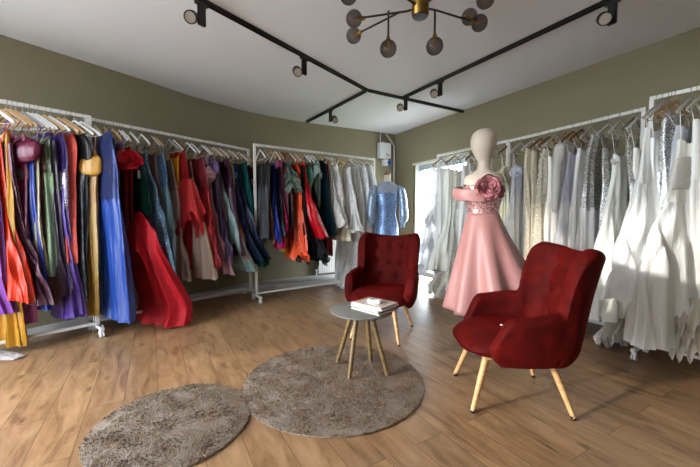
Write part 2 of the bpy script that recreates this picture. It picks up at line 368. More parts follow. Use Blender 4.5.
# baseboards and pipe casing
tag(wall_strip(LEFT, 0, .085, .018, -1).build('baseboard_left', BASEB, smooth=False), kind='structure')
tag(wall_strip([DOOR[1]] + RIGHT[1:3], 0, .085, .018, -1).build('baseboard_right', BASEB, smooth=False), kind='structure')
cas = MB(); pts = [(-2.33, 4.50), (-1.60, 5.12), (-1.385, 5.27), (-.6, 5.60), (.116, 5.9), (.24, 6.60), (-.2, 6.37), (-.884, 6.0), (-1.516, 5.54), (-1.83, 5.21), (-2.19, 4.75)]
n = len(pts); cas.add([(x, y, .001) for x, y in pts] + [(x, y, .09) for x, y in pts], [tuple(range(n))[::-1], tuple(range(n, 2 * n))] + [(i, (i + 1) % n, n + (i + 1) % n, n + i) for i in range(n)])
tag(cas.build('trim_1', BASEB, smooth=False, bevel=.004), kind='structure')

# each gown: rack, place along the rail, hanger kind, cloth, bodice colour, skirt colour, bodice share, rows (height, half width, half thickness, sway), label, details
GOWNS = [
 ('A', -0.023, 'n', 'satin', '#e8401c', '#e8401c', 0.3, [(1.813, 0.09, 0.018, -0.056), (1.734, 0.09, 0.018, -0.045), (1.531, 0.09, 0.022, -0.034), (1.326, 0.09, 0.032, -0.017), (1.115, 0.109, 0.041, 0), (0.834, 0.166, 0.054, 0), (0.498, 0.266, 0.069, 0), (0.472, 0.264, 0.07, 0)], 'orange red satin gown, leftmost large one, flared hem over a mustard lining', ''),
 ('A', -0.051, 'w', 'satin', '#a55ac8', '#9450b8', 0.3, [(1.793, 0.09, 0.018, -0.049), (1.648, 0.09, 0.018, -0.049), (1.323, 0.09, 0.027, -0.054), (0.992, 0.09, 0.039, -0.046), (0.609, 0.09, 0.052, -0.035), (0.377, 0.129, 0.06, 0)], 'light violet satin gown peeping out at the left edge behind the orange gown', ''),
 ('A', 0.03, 'n', 'satin', '#c88a1c', '#d9a03c', 0.25, [(1.878, 0.09, 0.018, -0.06), (1.657, 0.09, 0.018, -0.056), (1.533, 0.09, 0.019, -0.055), (1.326, 0.09, 0.022, -0.051), (0.903, 0.09, 0.028, -0.043), (0.463, 0.09, 0.035, -0.011), (0.068, 0.1, 0.04, 0)], 'mustard satin gown with the lowest hem, beside the orange gown', ''),
 ('A', 0.059, 'n', 'sequin', '#4a1030', '#4a1030', 0.25, [(1.78, 0.09, 0.018, -0.081), (1.533, 0.09, 0.019, -0.078), (1.327, 0.09, 0.022, -0.051), (1.071, 0.09, 0.026, -0.016), (0.897, 0.138, 0.028, 0), (0.723, 0.205, 0.031, 0), (0.417, 0.292, 0.035, 0)], 'dark burgundy sequin gown with a long slanting glittery train', ''),
 ('A', 0.089, 'n', 'satin', '#8c1a4c', '#7c1c50', 0.3, [(1.876, 0.09, 0.018, -0.005), (1.674, 0.092, 0.018, 0), (1.545, 0.093, 0.019, 0), (1.33, 0.09, 0.022, -0.004), (0.982, 0.09, 0.026, -0.011), (0.788, 0.09, 0.029, -0.004), (0.253, 0.09, 0.035, -0.008)], 'plum satin gown with a folded wine band and jewelled waist', 'rollA'),
 ('A', 0.132, 'g', 'satin', '#c98088', '#c98088', 0.5, [(1.765, 0.108, 0.018, 0), (1.679, 0.123, 0.018, 0), (1.575, 0.107, 0.019, 0), (1.506, 0.093, 0.02, 0)], 'short dusty pink satin drape hanging right of the plum gown', ''),
 ('A', 0.166, 'w', 'satin', '#1c3c9c', '#1c3c9c', 0.25, [(1.848, 0.09, 0.018, -0.042), (1.633, 0.09, 0.018, -0.044), (1.33, 0.09, 0.021, -0.052), (1.023, 0.09, 0.024, -0.025), (0.618, 0.119, 0.028, 0), (0.354, 0.154, 0.03, 0)], 'royal blue satin gown, narrow, between the burgundy train and champagne gown', ''),
 ('A', 0.196, 'w', 'satin', '#c4b89c', '#c4b89c', 0.3, [(1.81, 0.09, 0.018, -0.04), (1.507, 0.09, 0.018, -0.038), (1.156, 0.09, 0.019, -0.047), (0.888, 0.09, 0.02, -0.025), (0.689, 0.09, 0.02, -0.017)], 'champagne satin gown, narrow, next to the sage green one', ''),
 ('A', 0.222, 'w', 'lace', '#6c4030', '#5a2c20', 0.3, [(1.807, 0.09, 0.018, -0.031), (1.687, 0.09, 0.018, -0.02), (1.333, 0.09, 0.018, -0.029), (0.796, 0.09, 0.019, -0.029), (0.398, 0.118, 0.02, 0)], 'brown lace gown with a rust hem, mostly hidden beside the sage gown', ''),
 ('A', 0.272, 'n', 'satin', '#5a6a50', '#a8c4a0', 0.25, [(1.883, 0.09, 0.018, -0.043), (1.688, 0.09, 0.018, -0.052), (1.512, 0.09, 0.019, -0.052), (1.11, 0.09, 0.022, -0.055), (0.638, 0.09, 0.025, -0.051)], 'pale sage green satin gown with soft pleats and short hem', ''),
 ('A', 0.31, 'w', 'satin', '#2c1430', '#341c3c', 0.3, [(1.853, 0.09, 0.018, -0.049), (1.695, 0.09, 0.018, -0.038), (1.336, 0.09, 0.023, -0.038), (0.877, 0.09, 0.029, -0.014), (0.446, 0.145, 0.035, 0)], 'dark aubergine satin gown beside the lavender skirt', ''),
 ('A', 0.371, 'n', 'satin', '#4a2a88', '#6c4cac', 0.3, [(1.931, 0.09, 0.018, -0.062), (1.798, 0.09, 0.018, -0.01), (1.567, 0.09, 0.021, -0.032), (1.2, 0.09, 0.029, -0.043), (0.87, 0.09, 0.036, -0.001), (0.24, 0.161, 0.05, 0)], 'purple gown with draped sleeve, silver sequins and lavender skirt', 'silver'),
 ('A', 0.413, 'n', 'crepe', '#e0584c', '#e0584c', 0.4, [(1.951, 0.09, 0.018, -0.012), (1.824, 0.143, 0.018, 0), (1.667, 0.105, 0.019, 0), (1.528, 0.09, 0.02, -0.002), (1.294, 0.09, 0.021, -0.014), (1.06, 0.09, 0.023, -0.037), (0.758, 0.09, 0.025, -0.031)], 'coral ruched gown with a wide shoulder, left of the black sequin gown', ''),
 ('A', 0.483, 'w', 'sequin', '#0c0c10', '#0c0c10', 0.3, [(1.966, 0.097, 0.018, 0), (1.881, 0.164, 0.018, 0), (1.768, 0.169, 0.018, 0), (1.581, 0.109, 0.02, 0), (1.152, 0.09, 0.025, -0.013), (0.769, 0.09, 0.03, -0.034), (0.38, 0.09, 0.035, -0.033)], 'black sequin gown, the only black one on the leftmost rack', ''),
 ('A', 0.538, 'w', 'satin', '#b8883c', '#c09848', 0.3, [(1.805, 0.139, 0.018, 0), (1.681, 0.164, 0.018, 0), (1.537, 0.137, 0.018, 0), (1.151, 0.119, 0.023, 0), (0.858, 0.116, 0.027, 0), (0.206, 0.09, 0.035, -0.019)], 'gold satin gown with a wide twisted band, at the end of the leftmost rack', 'bandG'),
 ('B', 0.045, 'w', 'satin', '#1c3480', '#2c4c9c', 0.35, [(1.985, 0.355, 0.018, 0), (1.902, 0.415, 0.018, 0), (1.664, 0.481, 0.019, 0), (1.34, 0.513, 0.028, 0), (1.011, 0.52, 0.037, 0.035), (0.672, 0.52, 0.046, 0.064), (0.335, 0.52, 0.055, 0.085), (0.159, 0.52, 0.06, 0.078)], 'royal blue satin gown with navy sequin bodice, full skirt to the floor', 'navyseq'),
 ('B', 0.126, 'n', 'sequin', '#141c40', '#141c40', 0.4, [(1.942, 0.218, 0.018, 0), (1.739, 0.293, 0.018, 0), (1.495, 0.294, 0.018, 0), (1.051, 0.278, 0.019, 0), (0.554, 0.326, 0.02, 0)], 'navy blue sequin gown tucked behind the royal blue satin skirt', ''),
 ('B', 0.201, 'n', 'lace', '#a888a4', '#5c3448', 0.3, [(1.932, 0.25, 0.018, 0), (1.826, 0.217, 0.018, 0), (1.683, 0.132, 0.018, 0), (1.46, 0.09, 0.018, -0.002), (1.043, 0.09, 0.019, -0.007), (0.425, 0.215, 0.02, 0)], 'lilac lace gown with scalloped neckline left of the red flower gown', ''),
 ('B', 0.261, 'w', 'lace', '#a01020', '#7c1020', 0.5, [(1.884, 0.233, 0.018, 0), (1.755, 0.313, 0.018, 0), (1.456, 0.266, 0.021, 0), (1.2, 0.244, 0.024, 0), (1.088, 0.303, 0.025, 0)], 'deep red lace gown top with a big tulle flower at the shoulder', 'flowerR'),
 ('B', 0.289, 'w', 'tulle', '#d01028', '#cc1028', 0.12, [(1.22, 0.339, 0.018, 0), (1.131, 0.544, 0.018, 0), (0.904, 0.62, 0.039, 0.03), (0.694, 0.62, 0.067, 0.095), (0.409, 0.62, 0.101, 0.219), (0.227, 0.62, 0.122, 0.304), (0.03, 0.62, 0.15, 0.251)], 'bright red tulle skirt spreading out on the floor, the fullest red one', ''),
 ('B', 0.366, 'w', 'velvet', '#0c3c34', '#0c3c34', 0.5, [(1.784, 0.154, 0.018, 0), (1.724, 0.242, 0.018, 0), (1.511, 0.333, 0.028, 0), (1.304, 0.378, 0.04, 0), (1.126, 0.267, 0.05, 0)], 'dark green velvet gown top with two white paper tags', 'tags'),
 ('B', 0.476, 'w', 'sequin', '#5c80a0', '#7498b4', 0.25, [(1.879, 0.113, 0.018, 0), (1.749, 0.104, 0.018, 0), (1.521, 0.293, 0.022, 0), (1.413, 0.328, 0.025, 0), (0.939, 0.505, 0.038, 0), (0.495, 0.52, 0.05, 0.071)], 'steel blue lace gown with glitter, long train between green and rose gowns', ''),
 ('B', 0.581, 'g', 'satin', '#8c6c68', '#8c6c68', 0.3, [(1.886, 0.09, 0.018, 0), (1.706, 0.102, 0.018, 0), (1.48, 0.158, 0.019, 0), (1.033, 0.22, 0.02, 0)], 'dusty brown satin gown hanging behind the steel blue lace gown', ''),
 ('B', 0.619, 'n', 'sequin', '#6c94bc', '#90b4c4', 0.25, [(1.869, 0.194, 0.018, 0), (1.7, 0.228, 0.018, 0), (1.421, 0.298, 0.021, 0), (0.925, 0.374, 0.028, 0), (0.477, 0.453, 0.035, 0)], 'ice blue beaded gown with a shimmering multicoloured skirt', ''),
 ('B', 0.783, 'g', 'lace', '#c0a498', '#c4b0a8', 0.25, [(1.842, 0.09, 0.018, -0.024), (1.67, 0.103, 0.018, 0), (1.375, 0.155, 0.021, 0), (0.908, 0.218, 0.025, 0), (0.426, 0.343, 0.03, 0)], 'blush champagne lace gown left of the yellow gown', ''),
 ('B', 0.836, 'w', 'satin', '#e0a420', '#e0a420', 0.3, [(1.875, 0.104, 0.018, 0), (1.617, 0.09, 0.018, -0.0), (1.14, 0.09, 0.018, -0.002), (0.636, 0.13, 0.018, 0)], 'yellow satin gown, narrow, left of the red ruffle gown', ''),
 ('B', 0.878, 'b', 'tulle', '#c41424', '#b81420', 0.35, [(1.945, 0.165, 0.018, 0), (1.789, 0.201, 0.018, 0), (1.552, 0.254, 0.02, 0), (1.081, 0.23, 0.025, 0), (0.564, 0.203, 0.03, 0)], 'red gown with a flaring coral tulle ruffle at the hip', 'coralflare'),
 ('B', 0.999, 'w', 'satin', '#b8a094', '#e0d0c0', 0.2, [(1.849, 0.09, 0.018, -0.008), (1.69, 0.115, 0.018, 0), (1.381, 0.252, 0.029, 0), (0.903, 0.414, 0.05, 0), (0.435, 0.52, 0.07, 0.048)], 'ivory satin gown with a broad smooth skirt, the palest on its rack', ''),
 ('B', 1.054, 'w', 'sequin', '#7c1020', '#a81824', 0.3, [(1.89, 0.249, 0.018, 0), (1.742, 0.306, 0.018, 0), (1.38, 0.373, 0.024, 0), (1.022, 0.46, 0.031, 0), (0.589, 0.52, 0.04, 0.043)], 'ruby red sequin gown with a narrow glittering skirt', ''),
 ('B', 1.195, 'w', 'satin', '#c8a4b0', '#c094a0', 0.35, [(1.897, 0.13, 0.018, 0), (1.739, 0.212, 0.018, 0), (1.565, 0.205, 0.019, 0), (1.326, 0.238, 0.021, 0), (0.89, 0.389, 0.026, 0), (0.451, 0.52, 0.03, 0.098)], 'dusty pink gown with a puffed satin cup, beside the purple lace gown', 'puff'),
 ('B', 1.23, 'w', 'lace', '#584070', '#4c3460', 0.3, [(1.894, 0.207, 0.018, 0), (1.738, 0.286, 0.018, 0), (1.539, 0.279, 0.02, 0), (1.2, 0.349, 0.026, 0), (0.891, 0.461, 0.031, 0), (0.619, 0.52, 0.035, 0.023)], 'purple lace gown with a rolled off shoulder neckline', 'rollP'),
 ('B', 1.3, 'n', 'satin', '#887080', '#887080', 0.3, [(1.88, 0.185, 0.018, 0), (1.648, 0.22, 0.018, 0), (1.391, 0.275, 0.019, 0), (0.947, 0.364, 0.02, 0)], 'mauve satin gown squeezed between the purple and ice blue gowns', ''),
 ('B', 1.358, 'w', 'satin', '#7c94a0', '#a4c0c4', 0.25, [(1.854, 0.119, 0.018, 0), (1.59, 0.197, 0.02, 0), (1.2, 0.372, 0.034, 0), (0.818, 0.52, 0.048, 0.046), (0.444, 0.52, 0.06, 0.243)], 'pale ice blue satin gown with a long flaring skirt', ''),
 ('B', 1.403, 'n', 'satin', '#3c1430', '#3c1430', 0.3, [(1.913, 0.251, 0.018, 0), (1.754, 0.309, 0.018, 0), (1.457, 0.362, 0.019, 0), (1.073, 0.473, 0.019, 0), (0.674, 0.52, 0.02, 0.048)], 'dark plum satin gown between the ice blue and peach gowns', ''),
 ('B', 1.463, 'w', 'satin', '#c48c6c', '#c48c6c', 0.3, [(1.882, 0.251, 0.018, 0), (1.723, 0.288, 0.018, 0), (1.331, 0.318, 0.019, 0), (1.005, 0.412, 0.019, 0), (0.647, 0.52, 0.02, 0.002)], 'peach satin gown left of the navy gown', ''),
 ('B', 1.54, 'n', 'satin', '#2c3454', '#303c60', 0.25, [(1.865, 0.251, 0.018, 0), (1.6, 0.264, 0.019, 0), (1.2, 0.377, 0.025, 0), (0.808, 0.52, 0.031, 0.023), (0.565, 0.52, 0.035, 0.186)], 'slate navy satin gown with a short blue ribbon top', 'blueknot'),
 ('B', 1.603, 'w', 'satin', '#1c2440', '#242c4c', 0.25, [(1.834, 0.229, 0.018, 0), (1.536, 0.284, 0.02, 0), (1.2, 0.42, 0.025, 0), (0.867, 0.52, 0.031, 0.06), (0.576, 0.52, 0.035, 0.265)], 'darker navy satin gown, its hem furthest right on the middle rack', ''),
 ('B', 1.668, 'n', 'velvet', '#0c4c4c', '#0c4c4c', 0.25, [(1.906, 0.274, 0.018, 0), (1.673, 0.331, 0.018, 0), (1.335, 0.384, 0.022, 0), (0.932, 0.456, 0.026, 0), (0.512, 0.52, 0.03, 0.04)], 'dark teal velvet gown on the middle rack behind the navy pair', ''),
 ('B', 1.751, 'w', 'satin', '#4c2434', '#4c2434', 0.25, [(1.877, 0.253, 0.018, 0), (1.684, 0.27, 0.018, 0), (1.407, 0.305, 0.019, 0), (0.994, 0.4, 0.02, 0)], 'maroon satin gown near the end of the middle rack', ''),
 ('B', 1.837, 'n', 'velvet', '#0c4424', '#0c5c34', 0.25, [(1.864, 0.189, 0.018, 0), (1.623, 0.227, 0.018, 0), (1.2, 0.323, 0.023, 0), (0.782, 0.418, 0.027, 0), (0.496, 0.514, 0.03, 0)], 'emerald green gown with a white tag, last on the middle rack', 'tag1'),
 ('C', 0.079, 'w', 'sequin', '#18181c', '#34363c', 0.3, [(1.886, 0.312, 0.018, 0), (1.716, 0.339, 0.019, 0), (1.464, 0.256, 0.028, 0), (1.134, 0.27, 0.04, 0), (0.869, 0.288, 0.05, 0)], 'charcoal gown with black sequinned bodice, first on the far left rack', ''),
 ('C', 0.136, 'g', 'satin', '#8c6844', '#8c6844', 0.25, [(1.866, 0.201, 0.018, 0), (1.535, 0.189, 0.018, 0), (1.133, 0.211, 0.019, 0), (0.825, 0.235, 0.02, 0)], 'tan satin gown just behind the charcoal gown', ''),
 ('C', 0.223, 'n', 'satin', '#0c2074', '#0c2074', 0.3, [(1.891, 0.163, 0.018, 0), (1.673, 0.19, 0.019, 0), (1.403, 0.213, 0.026, 0), (1.066, 0.302, 0.034, 0), (0.841, 0.358, 0.04, 0)], 'cobalt blue knotted satin gown on the far rack', ''),
 ('C', 0.292, 'w', 'crepe', '#101014', '#101014', 0.3, [(1.842, 0.169, 0.018, 0), (1.541, 0.194, 0.02, 0), (1.2, 0.283, 0.026, 0), (0.918, 0.339, 0.03, 0)], 'plain black crepe gown between the cobalt and hot pink gowns', ''),
 ('C', 0.341, 'n', 'satin', '#d8689c', '#c8146c', 0.35, [(1.948, 0.125, 0.018, 0), (1.793, 0.156, 0.018, 0), (1.615, 0.15, 0.019, 0), (1.268, 0.242, 0.021, 0), (0.969, 0.299, 0.023, 0), (0.739, 0.157, 0.025, 0)], 'hot pink gown with a light patterned top', ''),
 ('C', 0.379, 'b', 'lace', '#743c50', '#743c50', 0.3, [(1.822, 0.173, 0.018, 0), (1.545, 0.199, 0.018, 0), (1.2, 0.256, 0.019, 0), (0.911, 0.249, 0.02, 0)], 'wine patterned lace gown beside the hot pink gown', ''),
 ('C', 0.427, 'b', 'net', '#5c6c60', '#4c3c38', 0.4, [(1.932, 0.2, 0.018, 0), (1.728, 0.322, 0.019, 0), (1.544, 0.254, 0.022, 0), (1.269, 0.246, 0.026, 0), (1.022, 0.304, 0.03, 0)], 'sage tulle gown with large ruffles and a brown net skirt', 'ruffleS'),
 ('C', 0.478, 'b', 'satin', '#c49424', '#d8a428', 0.3, [(1.835, 0.119, 0.018, 0), (1.556, 0.09, 0.018, -0.005), (1.271, 0.09, 0.019, -0.009), (0.914, 0.09, 0.02, -0.028), (0.672, 0.09, 0.02, -0.062)], 'mustard yellow gown whose ribbon hem hangs below the net skirt', ''),
 ('C', 0.519, 'w', 'satin', '#901420', '#901420', 0.3, [(1.869, 0.099, 0.018, 0), (1.558, 0.092, 0.018, 0), (1.2, 0.09, 0.019, -0.003), (0.826, 0.109, 0.02, 0)], 'crimson gown hidden left of the orange gown', ''),
 ('C', 0.563, 'n', 'satin', '#f05c30', '#e85830', 0.35, [(1.924, 0.14, 0.018, 0), (1.825, 0.264, 0.018, 0), (1.621, 0.229, 0.021, 0), (1.339, 0.283, 0.03, 0), (1.061, 0.336, 0.038, 0), (0.687, 0.385, 0.05, 0)], 'bright orange one shoulder gown with a bunched ruffle hem', 'ruffleO'),
 ('C', 0.604, 'w', 'velvet', '#0c0c10', '#0c0c10', 0.3, [(1.886, 0.245, 0.018, 0), (1.55, 0.27, 0.021, 0), (1.2, 0.323, 0.026, 0), (0.909, 0.377, 0.03, 0)], 'black velvet gown right of the bright orange gown', ''),
 ('C', 0.646, 'n', 'satin', '#b81020', '#b80c20', 0.25, [(1.938, 0.195, 0.018, 0), (1.691, 0.282, 0.022, 0), (1.406, 0.42, 0.035, 0), (1.132, 0.5, 0.048, 0.061), (0.879, 0.5, 0.06, 0.186)], 'scarlet satin gown with a full swept skirt on the far rack', ''),
 ('C', 0.761, 'w', 'satin', '#64c0a0', '#64c0a0', 0.5, [(1.878, 0.191, 0.018, 0), (1.729, 0.249, 0.018, 0), (1.535, 0.155, 0.019, 0), (1.33, 0.213, 0.02, 0)], 'mint green satin gown top with a small bow', ''),
 ('C', 0.817, 'w', 'tulle', '#08080c', '#08080c', 0.2, [(1.862, 0.115, 0.018, 0), (1.565, 0.171, 0.023, 0), (1.272, 0.252, 0.039, 0), (0.914, 0.357, 0.059, 0), (0.538, 0.485, 0.08, 0)], 'black tulle gown with a ragged low hem under the scarlet one', ''),
 ('C', 0.88, 'w', 'crepe', '#7c8c84', '#788880', 0.4, [(2.004, 0.186, 0.018, 0), (1.849, 0.272, 0.019, 0), (1.682, 0.211, 0.023, 0), (1.491, 0.237, 0.027, 0), (1.331, 0.264, 0.03, 0)], 'grey green gown with a wide draped bow collar', 'bowS'),
 ('C', 1.024, 'n', 'velvet', '#0c2c38', '#0c3440', 0.3, [(2.067, 0.144, 0.018, 0), (1.897, 0.202, 0.018, 0), (1.645, 0.226, 0.026, 0), (1.273, 0.306, 0.038, 0), (0.897, 0.437, 0.05, 0)], 'dark teal velvet gown, the last coloured gown before the white ones', ''),
 ('C', 1.095, 'n', 'satin', '#b01424', '#a01020', 0.3, [(1.973, 0.113, 0.018, 0), (1.73, 0.141, 0.018, 0), (1.351, 0.166, 0.022, 0), (0.943, 0.192, 0.026, 0), (0.579, 0.217, 0.03, 0)], 'red satin gown showing as a strip beside the first white gown', ''),
 ('C', 1.149, 'w', 'lace', '#d8d4d0', '#d8d4d0', 0.25, [(1.993, 0.112, 0.018, 0), (1.731, 0.167, 0.024, 0), (1.424, 0.275, 0.04, 0), (1.2, 0.407, 0.051, 0), (1.04, 0.483, 0.06, 0)], 'white dotted gown, first white one on the far left rack', 'wedding_gown'),
 ('C', 1.222, 'w', 'lace', '#dcd8d4', '#dcdad4', 0.25, [(1.943, 0.197, 0.018, 0), (1.728, 0.251, 0.022, 0), (1.426, 0.274, 0.038, 0), (1.215, 0.352, 0.049, 0), (1.007, 0.402, 0.06, 0)], 'white lace gown with cap sleeves behind the dotted white one', 'wedding_gown'),
 ('C', 1.353, 'n', 'satin', '#d0c8b0', '#d4ccb4', 0.25, [(1.903, 0.11, 0.018, 0), (1.59, 0.136, 0.025, 0), (1.2, 0.214, 0.042, 0), (0.805, 0.372, 0.06, 0)], 'cream satin gown with a layered hem on the far left rack', 'wedding_gown'),
 ('C', 1.437, 'n', 'lace', '#e0e0e0', '#e4e4e6', 0.3, [(1.929, 0.209, 0.018, 0), (1.772, 0.236, 0.018, 0), (1.507, 0.313, 0.038, 0), (1.2, 0.411, 0.061, 0), (0.944, 0.483, 0.08, 0)], 'white strapless lace gown with a full skirt on the far left rack', 'wedding_gown'),
 ('C', 1.576, 'w', 'tulle', '#d4d4d0', '#ccccc8', 0.25, [(1.947, 0.15, 0.018, 0), (1.674, 0.205, 0.018, 0), (1.279, 0.255, 0.037, 0), (0.807, 0.303, 0.061, 0), (0.458, 0.324, 0.079, 0), (0.037, 0.315, 0.1, 0)], 'white tulle gown with the longest trailing veil hem on the far rack', 'wedding_gown'),
 ('C', 1.678, 'w', 'satin', '#dcdcdc', '#dcdcdc', 0.3, [(1.994, 0.091, 0.018, 0), (1.68, 0.2, 0.02, 0), (1.28, 0.252, 0.035, 0), (0.644, 0.327, 0.058, 0), (0.327, 0.352, 0.07, 0)], 'white satin gown second from the end of the far left rack', 'wedding_gown'),
 ('C', 1.768, 'w', 'lace', '#e0e0e0', '#e0e0e0', 0.3, [(2.029, 0.134, 0.018, 0), (1.841, 0.241, 0.018, 0), (1.439, 0.293, 0.029, 0), (0.64, 0.343, 0.056, 0), (0.243, 0.393, 0.07, 0)], 'white lace gown second nearest the blue mannequin', 'wedding_gown'),
 ('C', 1.915, 'w', 'crepe', '#e4e4e4', '#e4e4e4', 0.3, [(2.006, 0.159, 0.018, 0), (1.832, 0.264, 0.018, 0), (1.442, 0.316, 0.028, 0), (0.796, 0.368, 0.05, 0), (0.231, 0.417, 0.07, 0)], 'plain white long sleeved gown at the far rack end by the blue mannequin', 'wedding_gown'),
 ('D', 0.08, 'b', 'tulle', '#dcdce0', '#d8d8dc', 0.25, [(1.927, 0.224, 0.032, 0), (1.665, 0.24, 0.034, 0), (1.355, 0.251, 0.059, 0), (0.935, 0.3, 0.093, 0), (0.578, 0.392, 0.121, 0), (0.34, 0.404, 0.14, 0)], 'sheer white tiered tulle gown in front of the bright glass door', 'wedding_gown'),
 ('D', 0.189, 'w', 'satin', '#e0e0e0', '#e0e0e0', 0.25, [(1.919, 0.164, 0.032, 0), (1.583, 0.178, 0.033, 0), (1.123, 0.19, 0.039, 0), (0.659, 0.201, 0.044, 0), (0.194, 0.234, 0.05, 0)], 'plain white satin gown between tulle and ivory lace gowns', 'wedding_gown'),
 ('D', 0.348, 'b', 'satin', '#e4dccc', '#ece0cc', 0.3, [(1.872, 0.139, 0.032, 0), (1.574, 0.152, 0.037, 0), (1.245, 0.135, 0.06, 0), (0.856, 0.273, 0.087, 0), (0.447, 0.465, 0.116, 0), (0.389, 0.483, 0.12, 0)], 'ivory satin gown with a wide stiff flared skirt by the door', 'wedding_gown'),
 ('D', 0.48, 'w', 'lace', '#dcd4c8', '#e0d8cc', 0.3, [(1.827, 0.157, 0.032, 0), (1.567, 0.129, 0.032, 0), (1.2, 0.158, 0.049, 0), (0.686, 0.246, 0.073, 0), (0.102, 0.351, 0.1, 0)], 'ivory lace gown with feathered neckline and ruffled hem', 'wedding_gown'),
 ('D', 0.589, 'w', 'satin', '#e8e4d8', '#e8e4d8', 0.3, [(1.918, 0.114, 0.032, 0), (1.632, 0.128, 0.032, 0), (1.128, 0.133, 0.042, 0), (0.547, 0.179, 0.053, 0), (0.141, 0.232, 0.06, 0)], 'cream satin gown left of the pink dressed mannequin', 'wedding_gown'),
 ('D', 0.711, 'b', 'tulle', '#dcd8cc', '#e0dccc', 0.3, [(1.807, 0.09, 0.032, 0.002), (1.412, 0.09, 0.035, 0.013), (0.843, 0.09, 0.047, 0.015), (0.192, 0.112, 0.06, 0)], 'cream tulle gown directly behind the pink dressed mannequin', 'wedding_gown'),
 ('D', 0.86, 'w', 'lace', '#dcd0b8', '#dcd0b4', 0.3, [(1.741, 0.09, 0.032, 0.086), (1.403, 0.09, 0.035, 0.096), (0.858, 0.09, 0.052, 0.103), (0.227, 0.09, 0.07, 0.082)], 'beige lace gown hidden behind the pink mannequin head', 'wedding_gown'),
 ('D', 1.031, 'w', 'satin', '#e0d8c4', '#e0d8c4', 0.3, [(1.688, 0.09, 0.032, 0.055), (1.397, 0.09, 0.034, 0.078), (0.868, 0.09, 0.045, 0.083), (0.188, 0.09, 0.06, 0.065)], 'cream gown with gold sheen behind the mannequin shoulder', 'wedding_gown'),
 ('D', 1.22, 'b', 'satin', '#e4d8c0', '#dccfae', 0.35, [(1.801, 0.09, 0.032, 0.008), (1.621, 0.136, 0.032, 0), (1.458, 0.09, 0.037, 0.006), (1.07, 0.098, 0.05, 0), (0.484, 0.152, 0.07, 0)], 'ivory off shoulder gown with vertical cream pleats', 'wedding_gown ruffleI'),
 ('E', 0.155, 'w', 'tulle', '#c8c8d4', '#d4d4dc', 0.25, [(1.804, 0.112, 0.032, 0), (1.655, 0.143, 0.032, 0), (1.385, 0.165, 0.04, 0), (1.138, 0.207, 0.049, 0), (0.771, 0.312, 0.063, 0), (0.347, 0.43, 0.08, 0)], 'pale lilac tulle gown with a ruffled shoulder right of the mannequin', 'wedding_gown ruffleL'),
 ('E', 0.311, 'w', 'lace', '#c4b8a4', '#c8bca4', 0.25, [(1.972, 0.106, 0.032, 0), (1.829, 0.136, 0.032, 0), (1.439, 0.115, 0.04, 0), (1.08, 0.09, 0.05, 0.026), (0.628, 0.09, 0.062, 0.022), (0.153, 0.107, 0.075, 0)], 'beige beaded lace gown with a straight narrow skirt', 'wedding_gown'),
 ('E', 0.414, 'b', 'lace', '#b8ac98', '#c4baa4', 0.25, [(1.929, 0.138, 0.032, 0), (1.722, 0.146, 0.032, 0), (1.376, 0.105, 0.043, 0), (0.963, 0.092, 0.057, 0), (0.421, 0.11, 0.075, 0)], 'taupe lace gown beside the beige beaded one', 'wedding_gown'),
 ('E', 0.524, 'b', 'lace', '#d0c8b8', '#ccc2ae', 0.25, [(1.936, 0.099, 0.032, 0), (1.763, 0.162, 0.032, 0), (1.483, 0.163, 0.039, 0), (1.143, 0.195, 0.05, 0), (0.685, 0.22, 0.065, 0), (0.224, 0.26, 0.08, 0)], 'ivory flower lace gown with raised petals over the bodice', 'wedding_gown petals'),
 ('E', 0.594, 'w', 'satin', '#dcd8cc', '#dcd8cc', 0.3, [(1.835, 0.11, 0.032, 0), (1.592, 0.097, 0.032, 0), (1.256, 0.109, 0.043, 0), (0.804, 0.151, 0.057, 0), (0.231, 0.184, 0.075, 0)], 'ivory satin gown behind the raised petal lace gown', 'wedding_gown'),
 ('E', 0.695, 'n', 'satin', '#d4d2cc', '#d0cec8', 0.3, [(1.98, 0.09, 0.032, 0.018), (1.852, 0.108, 0.032, 0), (1.636, 0.112, 0.035, 0), (1.418, 0.151, 0.041, 0), (1.276, 0.211, 0.045, 0), (0.873, 0.219, 0.057, 0), (0.261, 0.229, 0.075, 0)], 'white satin gown with long puffed sleeves, left of brown hangers', 'wedding_gown sleeve'),
 ('E', 0.786, 'b', 'tulle', '#c8c8d4', '#d0d0dc', 0.3, [(1.847, 0.09, 0.032, 0.018), (1.681, 0.09, 0.032, 0.003), (1.466, 0.143, 0.036, 0), (1.094, 0.203, 0.047, 0), (0.611, 0.237, 0.062, 0), (0.176, 0.258, 0.075, 0)], 'sheer lilac white tulle gown with thin straps', 'wedding_gown'),
 ('E', 0.873, 'b', 'satin', '#d8d6d4', '#d8d6d2', 0.3, [(1.873, 0.09, 0.032, 0.023), (1.721, 0.09, 0.032, 0.008), (1.514, 0.096, 0.035, 0), (1.2, 0.124, 0.045, 0), (0.724, 0.156, 0.059, 0), (0.188, 0.184, 0.075, 0)], 'white strapless satin gown under the pair of brown hangers', 'wedding_gown'),
 ('E', 0.975, 'w', 'lace', '#c4bcb0', '#dcdad4', 0.4, [(1.989, 0.09, 0.032, 0.052), (1.807, 0.09, 0.032, 0.012), (1.578, 0.09, 0.036, 0.003), (1.353, 0.119, 0.043, 0), (0.995, 0.16, 0.053, 0), (0.586, 0.215, 0.064, 0), (0.204, 0.253, 0.075, 0)], 'champagne beaded bodice gown with white satin skirt', 'wedding_gown'),
